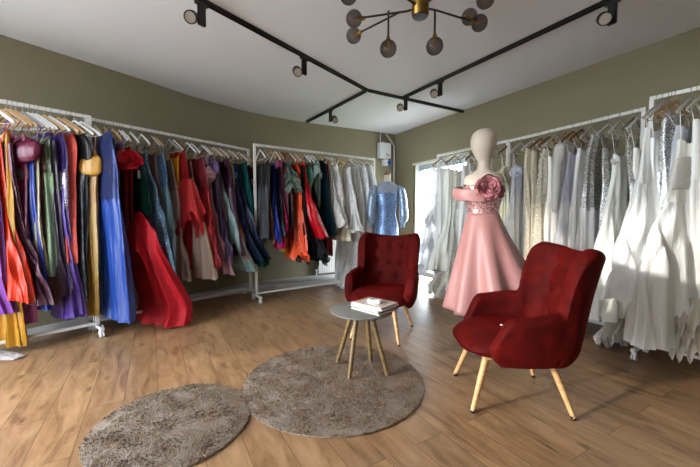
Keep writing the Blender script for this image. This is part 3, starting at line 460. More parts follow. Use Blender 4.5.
 ('E', 1.13, 'w', 'sequin', '#c0beb8', '#c4c0b8', 0.3, [(1.832, 0.09, 0.032, 0.003), (1.736, 0.095, 0.032, 0), (1.492, 0.09, 0.035, 0.026), (1.2, 0.09, 0.044, 0.025), (0.904, 0.09, 0.053, 0.034), (0.45, 0.09, 0.067, 0.034), (0.155, 0.09, 0.075, 0.005)], 'silver beaded mermaid gown between two white skirts', 'wedding_gown'),
 ('E', 1.231, 'w', 'satin', '#d8d6ce', '#dcd8d0', 0.3, [(1.759, 0.09, 0.032, 0.0), (1.608, 0.09, 0.032, 0.006), (1.438, 0.114, 0.036, 0), (1.228, 0.197, 0.045, 0), (0.87, 0.259, 0.061, 0), (0.39, 0.306, 0.082, 0), (0.216, 0.321, 0.09, 0)], 'white gown with a strapless bodice and bow shoulder', 'wedding_gown bowW'),
 ('E', 1.327, 'g', 'sequin', '#a8a49c', '#b0aca4', 0.3, [(1.872, 0.095, 0.032, 0), (1.706, 0.09, 0.034, 0.013), (1.521, 0.09, 0.044, 0.043), (1.338, 0.09, 0.054, 0.066), (0.968, 0.09, 0.075, 0.082)], 'silver sequin gown with a glittering V neck', 'wedding_gown'),
 ('E', 1.377, 'w', 'satin', '#d4d0c8', '#d8d4cc', 0.3, [(1.788, 0.09, 0.032, 0.014), (1.563, 0.09, 0.032, 0.015), (1.337, 0.09, 0.04, 0.013), (0.97, 0.161, 0.053, 0), (0.611, 0.291, 0.067, 0), (0.254, 0.398, 0.08, 0)], 'ivory satin gown with ruffled lining showing under its hem', 'wedding_gown hemruffle'),
 ('F', 0.035, 'w', 'satin', '#dcdad6', '#dad8d4', 0.3, [(1.881, 0.137, 0.032, 0), (1.761, 0.155, 0.032, 0), (1.601, 0.179, 0.039, 0), (1.401, 0.233, 0.056, 0), (1.08, 0.323, 0.083, 0), (0.761, 0.437, 0.111, 0), (0.531, 0.483, 0.13, 0)], 'large plain white satin gown, nearest on the longer right rack', 'wedding_gown'),
 ('F', 0.071, 'w', 'satin', '#d8d6d2', '#d4d2ce', 0.3, [(1.796, 0.128, 0.032, 0), (1.638, 0.128, 0.032, 0), (1.482, 0.09, 0.039, 0.007), (1.241, 0.09, 0.053, 0), (0.995, 0.131, 0.067, 0), (0.657, 0.11, 0.085, 0), (0.384, 0.128, 0.1, 0)], 'white satin gown with side sash, first on the nearest right rack', 'wedding_gown'),
 ('F', 0.107, 'n', 'sequin', '#b0aeaa', '#c0beba', 0.3, [(1.991, 0.09, 0.032, 0.022), (1.87, 0.09, 0.032, 0.008), (1.676, 0.09, 0.038, 0.013), (1.478, 0.09, 0.048, 0.035), (1.24, 0.09, 0.061, 0.029), (0.915, 0.09, 0.078, 0.03), (0.499, 0.09, 0.1, 0.046)], 'grey beaded gown with a heart shaped bodice on the nearest rack', 'wedding_gown'),
 ('F', 0.147, 'n', 'satin', '#a8aab0', '#b0b2b6', 0.3, [(1.865, 0.09, 0.032, 0.058), (1.741, 0.09, 0.032, 0.039), (1.55, 0.09, 0.04, 0.039), (1.318, 0.09, 0.053, 0.047), (0.921, 0.09, 0.077, 0.057), (0.513, 0.09, 0.1, 0.069)], 'grey silk gown beside the grey beaded one on the nearest rack', 'wedding_gown'),
 ('F', 0.234, 'w', 'satin', '#d8d4cc', '#d8d6d2', 0.3, [(1.751, 0.136, 0.032, 0), (1.631, 0.138, 0.032, 0), (1.464, 0.188, 0.037, 0), (1.275, 0.269, 0.051, 0), (1.05, 0.353, 0.068, 0), (0.791, 0.469, 0.088, 0), (0.233, 0.54, 0.13, 0)], 'widest white satin gown with cowl neck, a chair shadow on its skirt', 'wedding_gown cowl'),
 ('F', 0.289, 'w', 'satin', '#dad8d2', '#d6d4d0', 0.3, [(1.893, 0.094, 0.032, 0), (1.687, 0.09, 0.033, 0.003), (1.465, 0.09, 0.051, 0.008), (1.162, 0.09, 0.075, 0.023), (0.851, 0.09, 0.099, 0.034), (0.562, 0.09, 0.12, 0.042)], 'white satin gown at the right edge of the picture, shorter hem', 'wedding_gown'),
 ('F', 0.356, 'w', 'satin', '#d0ccc0', '#d0ccc0', 0.3, [(1.854, 0.117, 0.032, 0), (1.604, 0.095, 0.035, 0), (1.311, 0.09, 0.056, 0.016), (0.935, 0.09, 0.082, 0.027), (0.54, 0.09, 0.108, 0.003), (0.363, 0.09, 0.12, 0.01)], 'cream gown behind the rightmost white gown, ruffled layers at the hem', 'wedding_gown'),
]
# ------------------------------------------------------------------ clothes racks
def frame2(a, b):
    a = Vector(a); b = Vector(b); d = (b - a).normalized(); return a, d, Vector((d.y, -d.x)), (b - a).length
RACKS = {
 'A': ((-2.924, 2.855), (-2.556, 3.297), -.36, .60, 'white metal clothes rack furthest left, cut by the left edge of the picture'),
 'B': ((-2.588, 3.381), (-1.493, 4.964), -.02, 1.93, 'long white clothes rack in the middle of the left wall, full of coloured gowns'),
 'C': ((-1.295, 4.593), (.361, 5.763), 0, 2.09, 'white clothes rack along the curved far left wall, half coloured and half white gowns'),
 'D': ((1.407, 5.418), (2.04, 4.36), 0, 1.22, 'white clothes rack beside the glass door, behind the pink dressed mannequin'),
 'E': ((2.06, 4.35), (2.65, 3.06), -.02, 1.41, 'long white clothes rack on the right wall behind the right armchair'),
 'F': ((2.47, 2.793), (2.80, 2.29), 0, 1.1, 'white clothes rack nearest on the right, cut by the right edge of the picture')}
RZ = 2.15
for k, (a, b, s0, s1, lab) in RACKS.items():
    A, d, u, L = frame2(a, b); ang = math.atan2(d.y, d.x)
    p0 = A + d * s0; t = thing('clothes_rack', lab, 'clothes rack', (p0.x, p0.y, 0), ang, 'white metal clothes racks along the walls'); Ln = s1 - s0
    m = MB(); m.box((Ln / 2, 0, RZ), (Ln + .032, .032, .032))
    m.build('top_rail', WHITE_METAL, t, smooth=False, bevel=.004)
    grooves = MB(); q = .12
    while q < Ln - .05: grooves.box((q, 0, RZ + .0005), (.004, .0345, .0345)); q += .14
    grooves.build('rail_groove_rings', STEEL, t, smooth=False)
    for x in (0, Ln):
        MB().box((x, 0, (RZ - .016 + .1) / 2), (.032, .032, RZ - .016 - .1)).build('post', WHITE_METAL, t, smooth=False, bevel=.003)
        ft = MB().box((x, 0, .085), (.034, .34, .03)).build('foot', WHITE_METAL, t, smooth=False, bevel=.004)
        for y in (-.14, .14):
            c = MB(); c.box((x, y, .06), (.03, .03, .03)); c.tube([(x - .017, y, .027), (x - .003, y, .027)], .026, 16); c.tube([(x + .003, y, .027), (x + .017, y, .027)], .026, 16)
            c.build('caster', WHITE_PLASTIC, ft, bevel=.002)
    MB().box((Ln / 2, 0, .115), (Ln, .026, .026)).build('bottom_rail', WHITE_METAL, t, smooth=False, bevel=.003)

# ------------------------------------------------------------------ hangers
def make_hanger(mat, hookmat):
    """origin on the rail axis, local x = across the rail"""
    t = thing('clothes_hanger', None, 'hanger')
    hk = MB(); pts = []
    for i in range(13):
        q = -.25 * PI + i / 12 * 1.35 * PI; pts.append((.022 * math.cos(q), 0, .002 + .022 * math.sin(q)))
    pts = [(0, 0, -.062), (0, 0, -.045), (.008, 0, -.032)] + pts; hk.tube(pts, .0022, 6); hk.build('hook', hookmat, t)
    am = MB(); P = []; R = []
    for i in range(25):
        x = -.195 + .39 * i / 24; a = abs(x) / .195
        P.append((x, 0, -.060 - .130 * a ** 1.1)); R.append(.0105 + .004 * a - (.006 if i in (0, 24) else 0))
    am.tube(P, R, 8); o = am.build('shoulder_bar', mat, t); o.data.transform(Matrix.Scale(.62, 4, (0, 1, 0)))
    br = MB(); br.tube([(-.175, 0, -.175), (-.17, 0, -.196), (.17, 0, -.196), (.175, 0, -.175)], .0026, 6); br.build('trouser_bar', mat, t)
    return t
HANG = {'w': (make_hanger(H_WHITE, STEEL), 'white wooden'), 'n': (make_hanger(H_NAT, STEEL), 'natural wood'), 'b': (make_hanger(H_BROWN, STEEL), 'brown wooden'), 'g': (make_hanger(H_GREY, STEEL), 'grey plastic')}
hused = set()
SHORT = {'royal blue satin gown, narrow': 'narrow royal blue satin gown left of the champagne gown', 'champagne satin gown': 'narrow champagne satin gown next to the sage one',
 'black sequin gown': 'black sequin gown on the leftmost rack', 'lilac lace gown': 'lilac lace gown with scalloped neckline', 'yellow satin gown': 'narrow yellow satin gown', 'darker navy': 'darker navy satin gown with the hem furthest right',
 'dark teal velvet gown on': 'dark teal velvet gown on the middle rack', 'black tulle gown': 'black tulle gown with a ragged low hem', 'dark teal velvet gown, the last': 'dark teal velvet gown before the white ones',
 'red satin gown showing': 'red satin gown beside the first white gown', 'white dotted': 'first white gown on the far left rack', 'plain white long sleeved': 'white gown nearest the blue dress form', 'sheer white tiered': 'tiered white tulle gown by the glass door',
 'ivory satin gown with a wide': 'ivory gown with a wide stiff flared skirt', 'orange red satin': 'orange red satin gown with flared hem', 'white satin gown second': 'white satin gown second from the far rack end'}
def short(lab):
    """the gown's description cut to at most ten words at a natural break"""
    for k_, v_ in SHORT.items():
        if lab.startswith(k_): return v_
    c = lab.split(',')[0].split(); full = lab.replace(',', '').split()
    if 5 <= len(c) <= 11: return ' '.join(c)
    if len(full) <= 11: return ' '.join(full)
    w_ = full[:11]
    while w_[-1] in ('a', 'the', 'and', 'with', 'of', 'in', 'on', 'its', 'their', 'at', 'beside', 'behind', 'under', 'between', 'next', 'to', 'left', 'right', 'over', 'large', 'low', 'white', 'blue', 'bow', 'long', 'wide', 'sage', 'purple', 'red', 'nearest', 'far', 'brown', 'coral', 'green'): w_.pop()
    return ' '.join(w_)
def place_hanger(kind, x, y, rz, desc, rackname):
    src, adj = HANG[kind]
    if kind in hused: t = copy_tree(src)
    else: t = src; hused.add(kind)
    t.location = (x, y, RZ); t.rotation_euler = (0, 0, rz)
    tag(t, '%s hanger of the %s' % (adj, desc), 'hanger', 'hangers on the %s' % rackname)

# ------------------------------------------------------------------ gowns
def interp(rows, z):
    if z >= rows[0][0]: return rows[0][1:]
    if z <= rows[-1][0]: return rows[-1][1:]
    def raw(z):
        if z >= rows[0][0]: return rows[0][1:]
        for a, b in zip(rows, rows[1:]):
            if z >= b[0]:
                f = (a[0] - z) / (a[0] - b[0]); return tuple(p + (q - p) * f for p, q in zip(a[1:], b[1:]))
        return rows[-1][1:]
    K = ((-.12, 1), (-.06, 3), (0, 4), (.06, 3), (.12, 1)); r = min(1, (rows[0][0] - z) / .12, (z - rows[-1][0]) / .12)
    acc = [0, 0, 0]
    for o, w_ in K:
        v = raw(z + o * r)
        for i in range(3): acc[i] += v[i] * w_ / 12
    return tuple(acc)

def cloth_mesh(rows, zt, zb, zbase, kind, seed, wall_lim, full, ztop_all, zhem, n=96, grow=0.0, closed_top=True, wave=1.0):
    """closed hanging cloth body between heights zt and zb; local x across the rail (room side +), local y along the rail"""
    rnd = random.Random(seed); ph = rnd.uniform(0, 6.28); ph2 = rnd.uniform(0, 6.28); lam = rnd.uniform(.10, .16) if not full else rnd.uniform(.13, .2)
    ns = max(4, int((zt - zb) / .04)); mb = MB(); vs = []; zs = [zt + (zb - zt) * i / ns for i in range(ns + 1)]
    sw = rnd.uniform(-.02, .02); pn0 = rnd.choice((3, 4, 4, 5, 6))
    for i, z in enumerate(zs):
        hw, t, dr = interp(rows, z); hw += grow; t += grow * .5
        ui = min(max(hw, .15), wall_lim + grow); uc = (hw - ui) / 2; a = (hw + ui) / 2
        fr = min(1, max(0, (ztop_all - z) / max(.2, ztop_all - zhem))); amp = wave * ((.004 + .014 * fr) if not full else (.004 + .026 * fr))
        nf = max(5, int(a * 2 / lam)); pn = pn0
        for k in range(n):
            q = 2 * PI * k / n; cu, su = math.cos(q), math.sin(q)
            x = uc + a * (abs(cu) ** .9) * (1 if cu > 0 else -1)
            y = t * (abs(su) ** .8) * (1 if su > 0 else -1)
            wv = math.sin(2 * PI * x / lam + ph + 1.3 * math.sin(2.1 * z + ph2)) + .45 * math.sin(2 * PI * x / lam * 1.83 + ph2 + 2 * z)
            wv = math.copysign(abs(wv) ** .75, wv); y += amp * wv
            pl = math.sin(q * pn + ph + 1.1 * math.sin(2.4 * z + ph2)) ; pl = 1 - 2 * abs(pl) ** 1.1; x += (.003 + .012 * fr) * wave * pl * cu; y += (.002 + .007 * fr) * wave * pl * su
            if full:
                fl = 1 + .20 * fr * math.sin(q * nf * 2 + ph + .8 * math.sin(3 * z)); y *= fl; x = uc + (x - uc) * (1 + .03 * fr * math.sin(q * nf * 2 + ph))
            zz = z
            if z == zb and abs(zb - zhem) < 1e-6: zz += .018 * math.sin(3 * q + ph) + .010 * math.sin(7 * q + ph2)
            if i == 0 and closed_top is not True: zz += closed_top(cu)
            vs.append((x, y + dr + sw * fr, zz - zbase))
    fs = [(i * n + k, i * n + (k + 1) % n, (i + 1) * n + (k + 1) % n, (i + 1) * n + k) for i in range(ns) for k in range(n)]
    m0 = len(vs); hwt, tt, drt = interp(rows, zt)
    # neckline folds a little inward, hem closes with a recessed lining
    for j, (zc, ii) in enumerate(((zt - .02, 0), (zb + .05, ns))):
        if ii == ns: zc = max(zc, zb + .02)
        ring = vs[ii * n:(ii + 1) * n]; cx = sum(p[0] for p in ring) / n; cy = sum(p[1] for p in ring) / n; base = len(vs)
        for p in ring: vs.append((cx + (p[0] - cx) * .93, cy + (p[1] - cy) * .8, p[2] - .015 if ii == 0 else p[2] + .02))
        vs.append((cx, cy, zc - zbase))
        for k in range(n):
            a1, b1 = ii * n + k, ii * n + (k + 1) % n; a2, b2 = base + k, base + (k + 1) % n
            fs.append((a1, b1, b2, a2)); fs.append((a2, b2, base + n))
    mb.add(vs, fs); return mb

def frill_mb(c, ru, rd, h, n=5, amp=.3, seed=0, rings=5, drop=0, tilt=0):
    """gathered ruffle: an open flaring collar with wavy edge"""
    rnd = random.Random(seed); ph = rnd.uniform(0, 6); mb = MB()
    def fn(s, v):
        q = 2 * PI * s; k = .35 + .65 * v; w = 1 + amp * v * math.sin(n * q + ph) + amp * .4 * v * math.sin(2.7 * n * q + ph * 2)
        return (c[0] + ru * k * w * math.cos(q), c[1] + rd * k * w * math.sin(q), c[2] - h * v + drop * v * math.cos(q) + .25 * h * v * math.sin(n * q + ph + 1.3))
    return mb.grid(fn, 72, rings, closeu=True)

def solid(o, th=.004):
    m = o.modifiers.new('solidify', 'SOLIDIFY'); m.thickness = th; m.offset = 0; return o

def rosette_mb(c, r, n, seed=0, ax=(1, 0, 0), flat=.5):
    """flower of curled petals"""
    rnd = random.Random(seed); mb = MB(); Q = Vector(ax).to_track_quat('Z', 'Y').to_matrix()
    for i in range(n):
        f = i / n; a = i * 2.399; rr = r * (.18 + .82 * f); tilt = (1 - f) * 1.15 + .12; w = rr * .75 + .006
        def fn(s, v, a=a, rr=rr, tilt=tilt, w=w, f=f):
            x = rr * v * math.cos(tilt); z = rr * v * math.sin(tilt) * .9 + flat * r * .25 * (1 - f); y = (s - .5) * 2 * w * math.sin(PI * min(1, .18 + .6 * v)) * .9
            x -= (s - .5) ** 2 * rr * .8; z += (s - .5) ** 2 * rr * 1.1 + .12 * rr * math.sin(9 * s + i) * v - .35 * rr * max(0, v - .75) * 2
            X = x * math.cos(a) - y * math.sin(a); Y = x * math.sin(a) + y * math.cos(a)
            return Vector(c) + Q @ Vector((X, Y, z))
        mb.grid(fn, 9, 7)
    return mb

def hue(c, k):
    r = [int(c[i:i + 2], 16) for i in (1, 3, 5)]; return '#%02x%02x%02x' % tuple(max(0, min(244, int(x * k))) for x in r)

def vivid(c, k, s_=1.15):
    r = [int(c[i:i + 2], 16) for i in (1, 3, 5)]; g = sum(r) / 3; return '#%02x%02x%02x' % tuple(max(4, min(244, int((g + (x - g) * s_) * k))) for x in r)

RACKNAME = {'A': 'leftmost clothes rack', 'B': 'middle rack of the left wall', 'C': 'far left rack', 'D': 'rack beside the glass door', 'E': 'long right rack', 'F': 'nearest right rack'}
YAW = {'A': 35, 'F': -12}
WL = {'A': .2, 'B': .24, 'C': .3, 'D': .24, 'E': .22, 'F': .3}
def make_gown(idx, rk, s, han, kind, ct, cs, wf, rows, lab, ex):
    a, b = RACKS[rk][:2]; A, d, u, L = frame2(a, b); p = A + d * s; rz = math.atan2(u.y, u.x) + math.radians(YAW.get(rk, 0))
    zt, zh = rows[0][0], rows[-1][0]; wed = 'wedding' in ex; zt = min(zt, RZ - .13)
    t = thing('wedding_gown' if wed else 'evening_gown', lab, 'wedding dress' if wed else 'dress', (p.x, p.y, zh), rz, 'gowns on the %s' % RACKNAME[rk])
    full = max(r[2] for r in rows) >= .085
    ct, cs = [hue(c, 1.15) if wed else vivid(c, .76 if rk == 'A' else .86) for c in (ct, cs)]
    zw = zt - max(.12, wf * (zt - zh)) if wf else zt - .2
    wl = WL[rk]
    sweet = lambda cu: -.03 * (1 - abs(abs(cu) - .55) / .55) * 0 + .025 * math.cos(2 * PI * cu) * .6
    bk = kind; 
    if 'silver' in ex: bk = 'satin'
    if 'navyseq' in ex: bk = 'sequin'; ct = '#16265c'; cs = '#1c3c86'
    if 'heart' in lab: bk = 'sequin'
    if 'champagne beaded' in lab: bk = 'sequin'; kind = 'satin'
    if 'multicoloured' in lab: kind = 'satin'
    if lab.startswith('charcoal'): kind = 'crepe'
    if 'yellow gown' in lab: kind = 'satin'
    MBd = fabric(bk, ct); MSk = fabric(kind, cs)
    bo = cloth_mesh(rows, zt, zw - .03, zh, bk, idx, wl, False, zt, zh, closed_top=sweet, wave=.8).build('bodice', MBd, t, auto=48)
    wv = 1.0 if kind != 'tulle' else 1.5
    sk = cloth_mesh(rows, zw, zh, zh, kind, idx, wl, full, zt, zh, n=128 if full else 96, grow=.002, wave=wv).build('skirt', MSk, t, auto=48)
    hw, tt, dr = interp(rows, zt); hs = min(hw, .17) * .8
    for sx in (-1, 1):
        st = MB(); xa = .15 * sx; st.tube([(sx * hs, dr, zt - zh - .03), ((sx * hs + xa) / 2 + .006 * sx, dr * .5 + .002, (zt + RZ - .165) / 2 - zh), (xa, 0, RZ - .150 - zh), (xa + .004, .012, RZ - .170 - zh)], .0032, 6)
        st.build('strap', MBd, t)
    H = lambda z: z - zh
    def at(z): return interp(rows, z)
    def band(name, z0, z1, g, gt, mat, n=3, twist=0):
        mb = MB()
        def fn(sx, v):
            q = 2 * PI * sx; z = z0 + (z1 - z0) * v; hw, tt, dr = at(min(z, zt)); hw = min(hw, .56); ui = min(max(hw, .15), wl); uc = (hw - ui) / 2; aa = (hw + ui) / 2 + g * math.sin(PI * v) ** .28
            return (uc + aa * math.cos(q), dr + (tt + gt * math.sin(PI * v) ** .28) * math.sin(q), H(z) + twist * math.sin(q) + .006 * math.sin(v * n * 2 * PI))
        mb.grid(fn, 48, 13, closeu=True); return solid(mb.build(name, mat, t), .006)
    if 'rollA' in ex:
        band('folded_band', 1.66, 1.85, .12, .055, fabric('satin', '#5c1232'), 2, .035)
        band('jewelled_waist', 1.50, 1.60, .006, .008, fabric('sequin', '#6c5868'))
    if 'bandG' in ex: band('twisted_band', 1.58, 1.77, .035, .045, fabric('satin', '#b8883c'), 3, .015)
    if 'silver' in ex: band('sequin_panel', 1.25, 1.62, .008, .006, fabric('sequin', '#9890a8'))
    if 'flowerR' in ex:
        rosette_mb((.27, -.03, H(1.74)), .14, 22, 3, ax=(.8, -.5, .3)).build('tulle_flower', fabric('satin', '#c01428'), t, auto=180)
    if 'coralflare' in ex:
        frill_mb((.20, 0, H(1.62)), .30, .10, .46, 4, .22, 5, 9, drop=-.05).build('tulle_ruffle', fabric('tulle', '#d83438'), t, auto=180)
        frill_mb((.16, 0, H(1.48)), .26, .09, .44, 5, .25, 6, 9).build('tulle_ruffle', fabric('tulle', '#d02c30'), t, auto=180)
    if 'tags' in ex or 'tag1' in ex:
        for (x, z) in ([(.22, 1.78), (.27, 1.62)] if 'tags' in ex else [(.23, 1.66)]):
            o = MB().box((x, -.045, H(z)), (.055, .002, .085)).build('paper_tag', PAPER, t, smooth=False); tag(o, 'white paper price tag')
    if 'puff' in ex:
        MB().lathe([(max(.001, .10 * math.sin(PI * i / 12) * (1 + .1 * math.sin(i * 2))), -.12 + .24 * i / 12) for i in range(13)], (.17, -.02, H(1.70)), 24).build('puffed_cup', fabric('satin', '#c8a4b0'), t)
    if 'rollP' in ex: band('rolled_neckline', 1.72, 1.88, .05, .04, fabric('lace', '#62487c'), 2, .02)
    if 'blueknot' in ex:
        rosette_mb((.20, -.03, H(1.72)), .07, 9, 4, ax=(.7, -.7, 0)).build('ribbon_knot', fabric('satin', '#5c9cc8'), t, auto=180)
        MB().tube([(.20, -.03, H(1.86)), (.20, -.035, H(1.76)), (.21, -.03, H(1.6))], [.016, .022, .03]).build('ribbon', fabric('satin', '#5c9cc8'), t)
    if 'ruffleS' in ex:
        for i, (x, z, r) in enumerate(((.22, 1.86, .14), (.30, 1.76, .15), (.36, 1.66, .13))):
            frill_mb((x - .08, 0, H(z)), r * 1.5, .08, .13, 6, .25, 20 + i, 6).build('ruffle', fabric('tulle', '#6c7c70'), t, auto=180)
    if 'ruffleO' in ex:
        frill_mb((.12, dr, H(.80)), .30, .09, .20, 7, .22, 31, 8).build('hem_ruffle', fabric('satin', '#e85830'), t, auto=180)
    if 'bowS' in ex:
        for i, sx in enumerate((-1, 1)):
            frill_mb((.08 + sx * .10, -.03, H(1.92)), .15, .07, .16, 4, .2, 40 + i, 6).build('bow_loop', fabric('crepe', '#7c8c84'), t, auto=180)
    if 'ruffleI' in ex:
        for i in range(2): frill_mb((.02, 0, H(1.82 - .09 * i)), .19, .08, .13, 6, .2, 50 + i, 6).build('ruffle', fabric('satin', '#e4d8c0'), t, auto=180)
    if 'ruffleL' in ex: rosette_mb((.08, .0, H(1.72)), .085, 14, 8, ax=(.9, .3, .2)).build('ruffled_shoulder', fabric('satin', '#c4c4d0'), t, auto=180)
    if 'petals' in ex:
        rn = random.Random(4)
        m = MB()
        for i in range(36):
            z = rn.uniform(1.25, 1.88); hw, tt, dr = at(z); q = rn.uniform(-.2 * PI, .55 * PI); ui = max(hw, .15)
            x = (hw - ui) / 2 + (hw + ui) / 2 * math.cos(q); y = dr + tt * math.sin(q)
            r_ = rosette_mb((x, y, H(z)), .024, 5, i, ax=(math.cos(q) + .2, math.sin(q), .1)); m.add(r_.v, r_.f)
        tag(m.build('petal_applique', fabric('satin', '#d4ccbc'), t, auto=180))
    if 'sleeve' in ex:
        for sx, ph in ((1, 0), (-1, 1)):
            m = MB(); P = []; R = []
            for i in range(16):
                f = i / 15; P.append((sx * (.10 + .10 * f + .02 * math.sin(5 * f)), .03 * sx, H(1.95 - .72 * f))); R.append(.055 * (1 - .45 * f) * (1 + .12 * math.sin(f * 14)) if f < .97 else .018)
            m.tube(P, R, 14).build('sleeve', fabric('satin', '#d4d2cc'), t, auto=180)
    if 'bowW' in ex:
        rosette_mb((.08, .01, H(1.70)), .055, 7, 9, ax=(.9, .3, .1)).build('shoulder_bow', fabric('satin', '#d8d6ce'), t, auto=180)
    if 'hemruffle' in ex:
        for i in range(3): frill_mb((.04 + .03 * i, 0, H(.44 - .08 * i)), .27, .09, .17, 13, .06, 60 + i, 7).build('lining_ruffle', fabric('satin', '#cfc6b4'), t, auto=180)
        frill_mb((.22, -.05, H(.20)), .13, .09, .17, 5, .2, 66, 7).build('lace_train', fabric('lace', '#c8bab4'), t, auto=180)
    if 'cowl' in ex:
        for i in range(3): band('cowl_fold', 1.50 - .06 * i, 1.62 - .06 * i, .02 - .004 * i, .02, fabric('satin', '#d2cec6'), 1, .02)
    if 'stiff flared' in lab or 'feathered' in lab:
        frill_mb((.12, 0, H(.40 if 'stiff' in lab else .30)), .34, .14, .30, 8, .12, 70, 8).build('hem_ruffle', fabric('lace', '#dcd6c8'), t, auto=180)
    if 'tiered' in lab:
        for i, z in enumerate((1.35, .95, .62)):
            hw, tt, dr = at(z); frill_mb((.02, 0, H(z)), hw + .06, tt + .05, .28, 8, .10, 80 + i, 7).build('tulle_tier', fabric('tulle', '#d8d8dc'), t, auto=180)
    if 'ragged' in lab:
        frill_mb((.05, 0, H(.80)), .42, .14, .26, 9, .2, 90, 7).build('tulle_tier', fabric('tulle', '#08080c'), t, auto=180)
    if 'bright red tulle' in lab:
        frill_mb((.20, 0, H(1.16)), .36, .12, .42, 5, .18, 95, 9).build('tulle_tier', fabric('tulle', '#c41028'), t, auto=180)
    if 'trailing veil' in lab:
        frill_mb((.02, 0, H(.50)), .34, .16, .44, 7, .14, 97, 9).build('veil_hem', fabric('tulle', '#c4c4c4'), t, auto=180)
    if 'feathered' in lab:
        rosette_mb((.04, .02, H(1.78)), .09, 16, 12, ax=(.9, .3, .2)).build('feather_neckline', fabric('lace', '#dcd4c8'), t, auto=180)
    if 'layered ruffles' in lab or 'ruffled layers' in lab:
        for i in range(3): frill_mb((.06, 0, H(.58 - .10 * i)), .26, .10, .20, 14, .05, 100 + i, 7).build('hem_layer', fabric('satin', '#ccc4b4'), t, auto=180)
    for key in ('tulle skirt spreading',):
        if key in lab: place_hanger(han, p.x, p.y, rz, short(lab), RACKNAME[rk]); return
    place_hanger(han, p.x, p.y, rz, short(lab), RACKNAME[rk])
for i, gd in enumerate(GOWNS): make_gown(i, *gd)

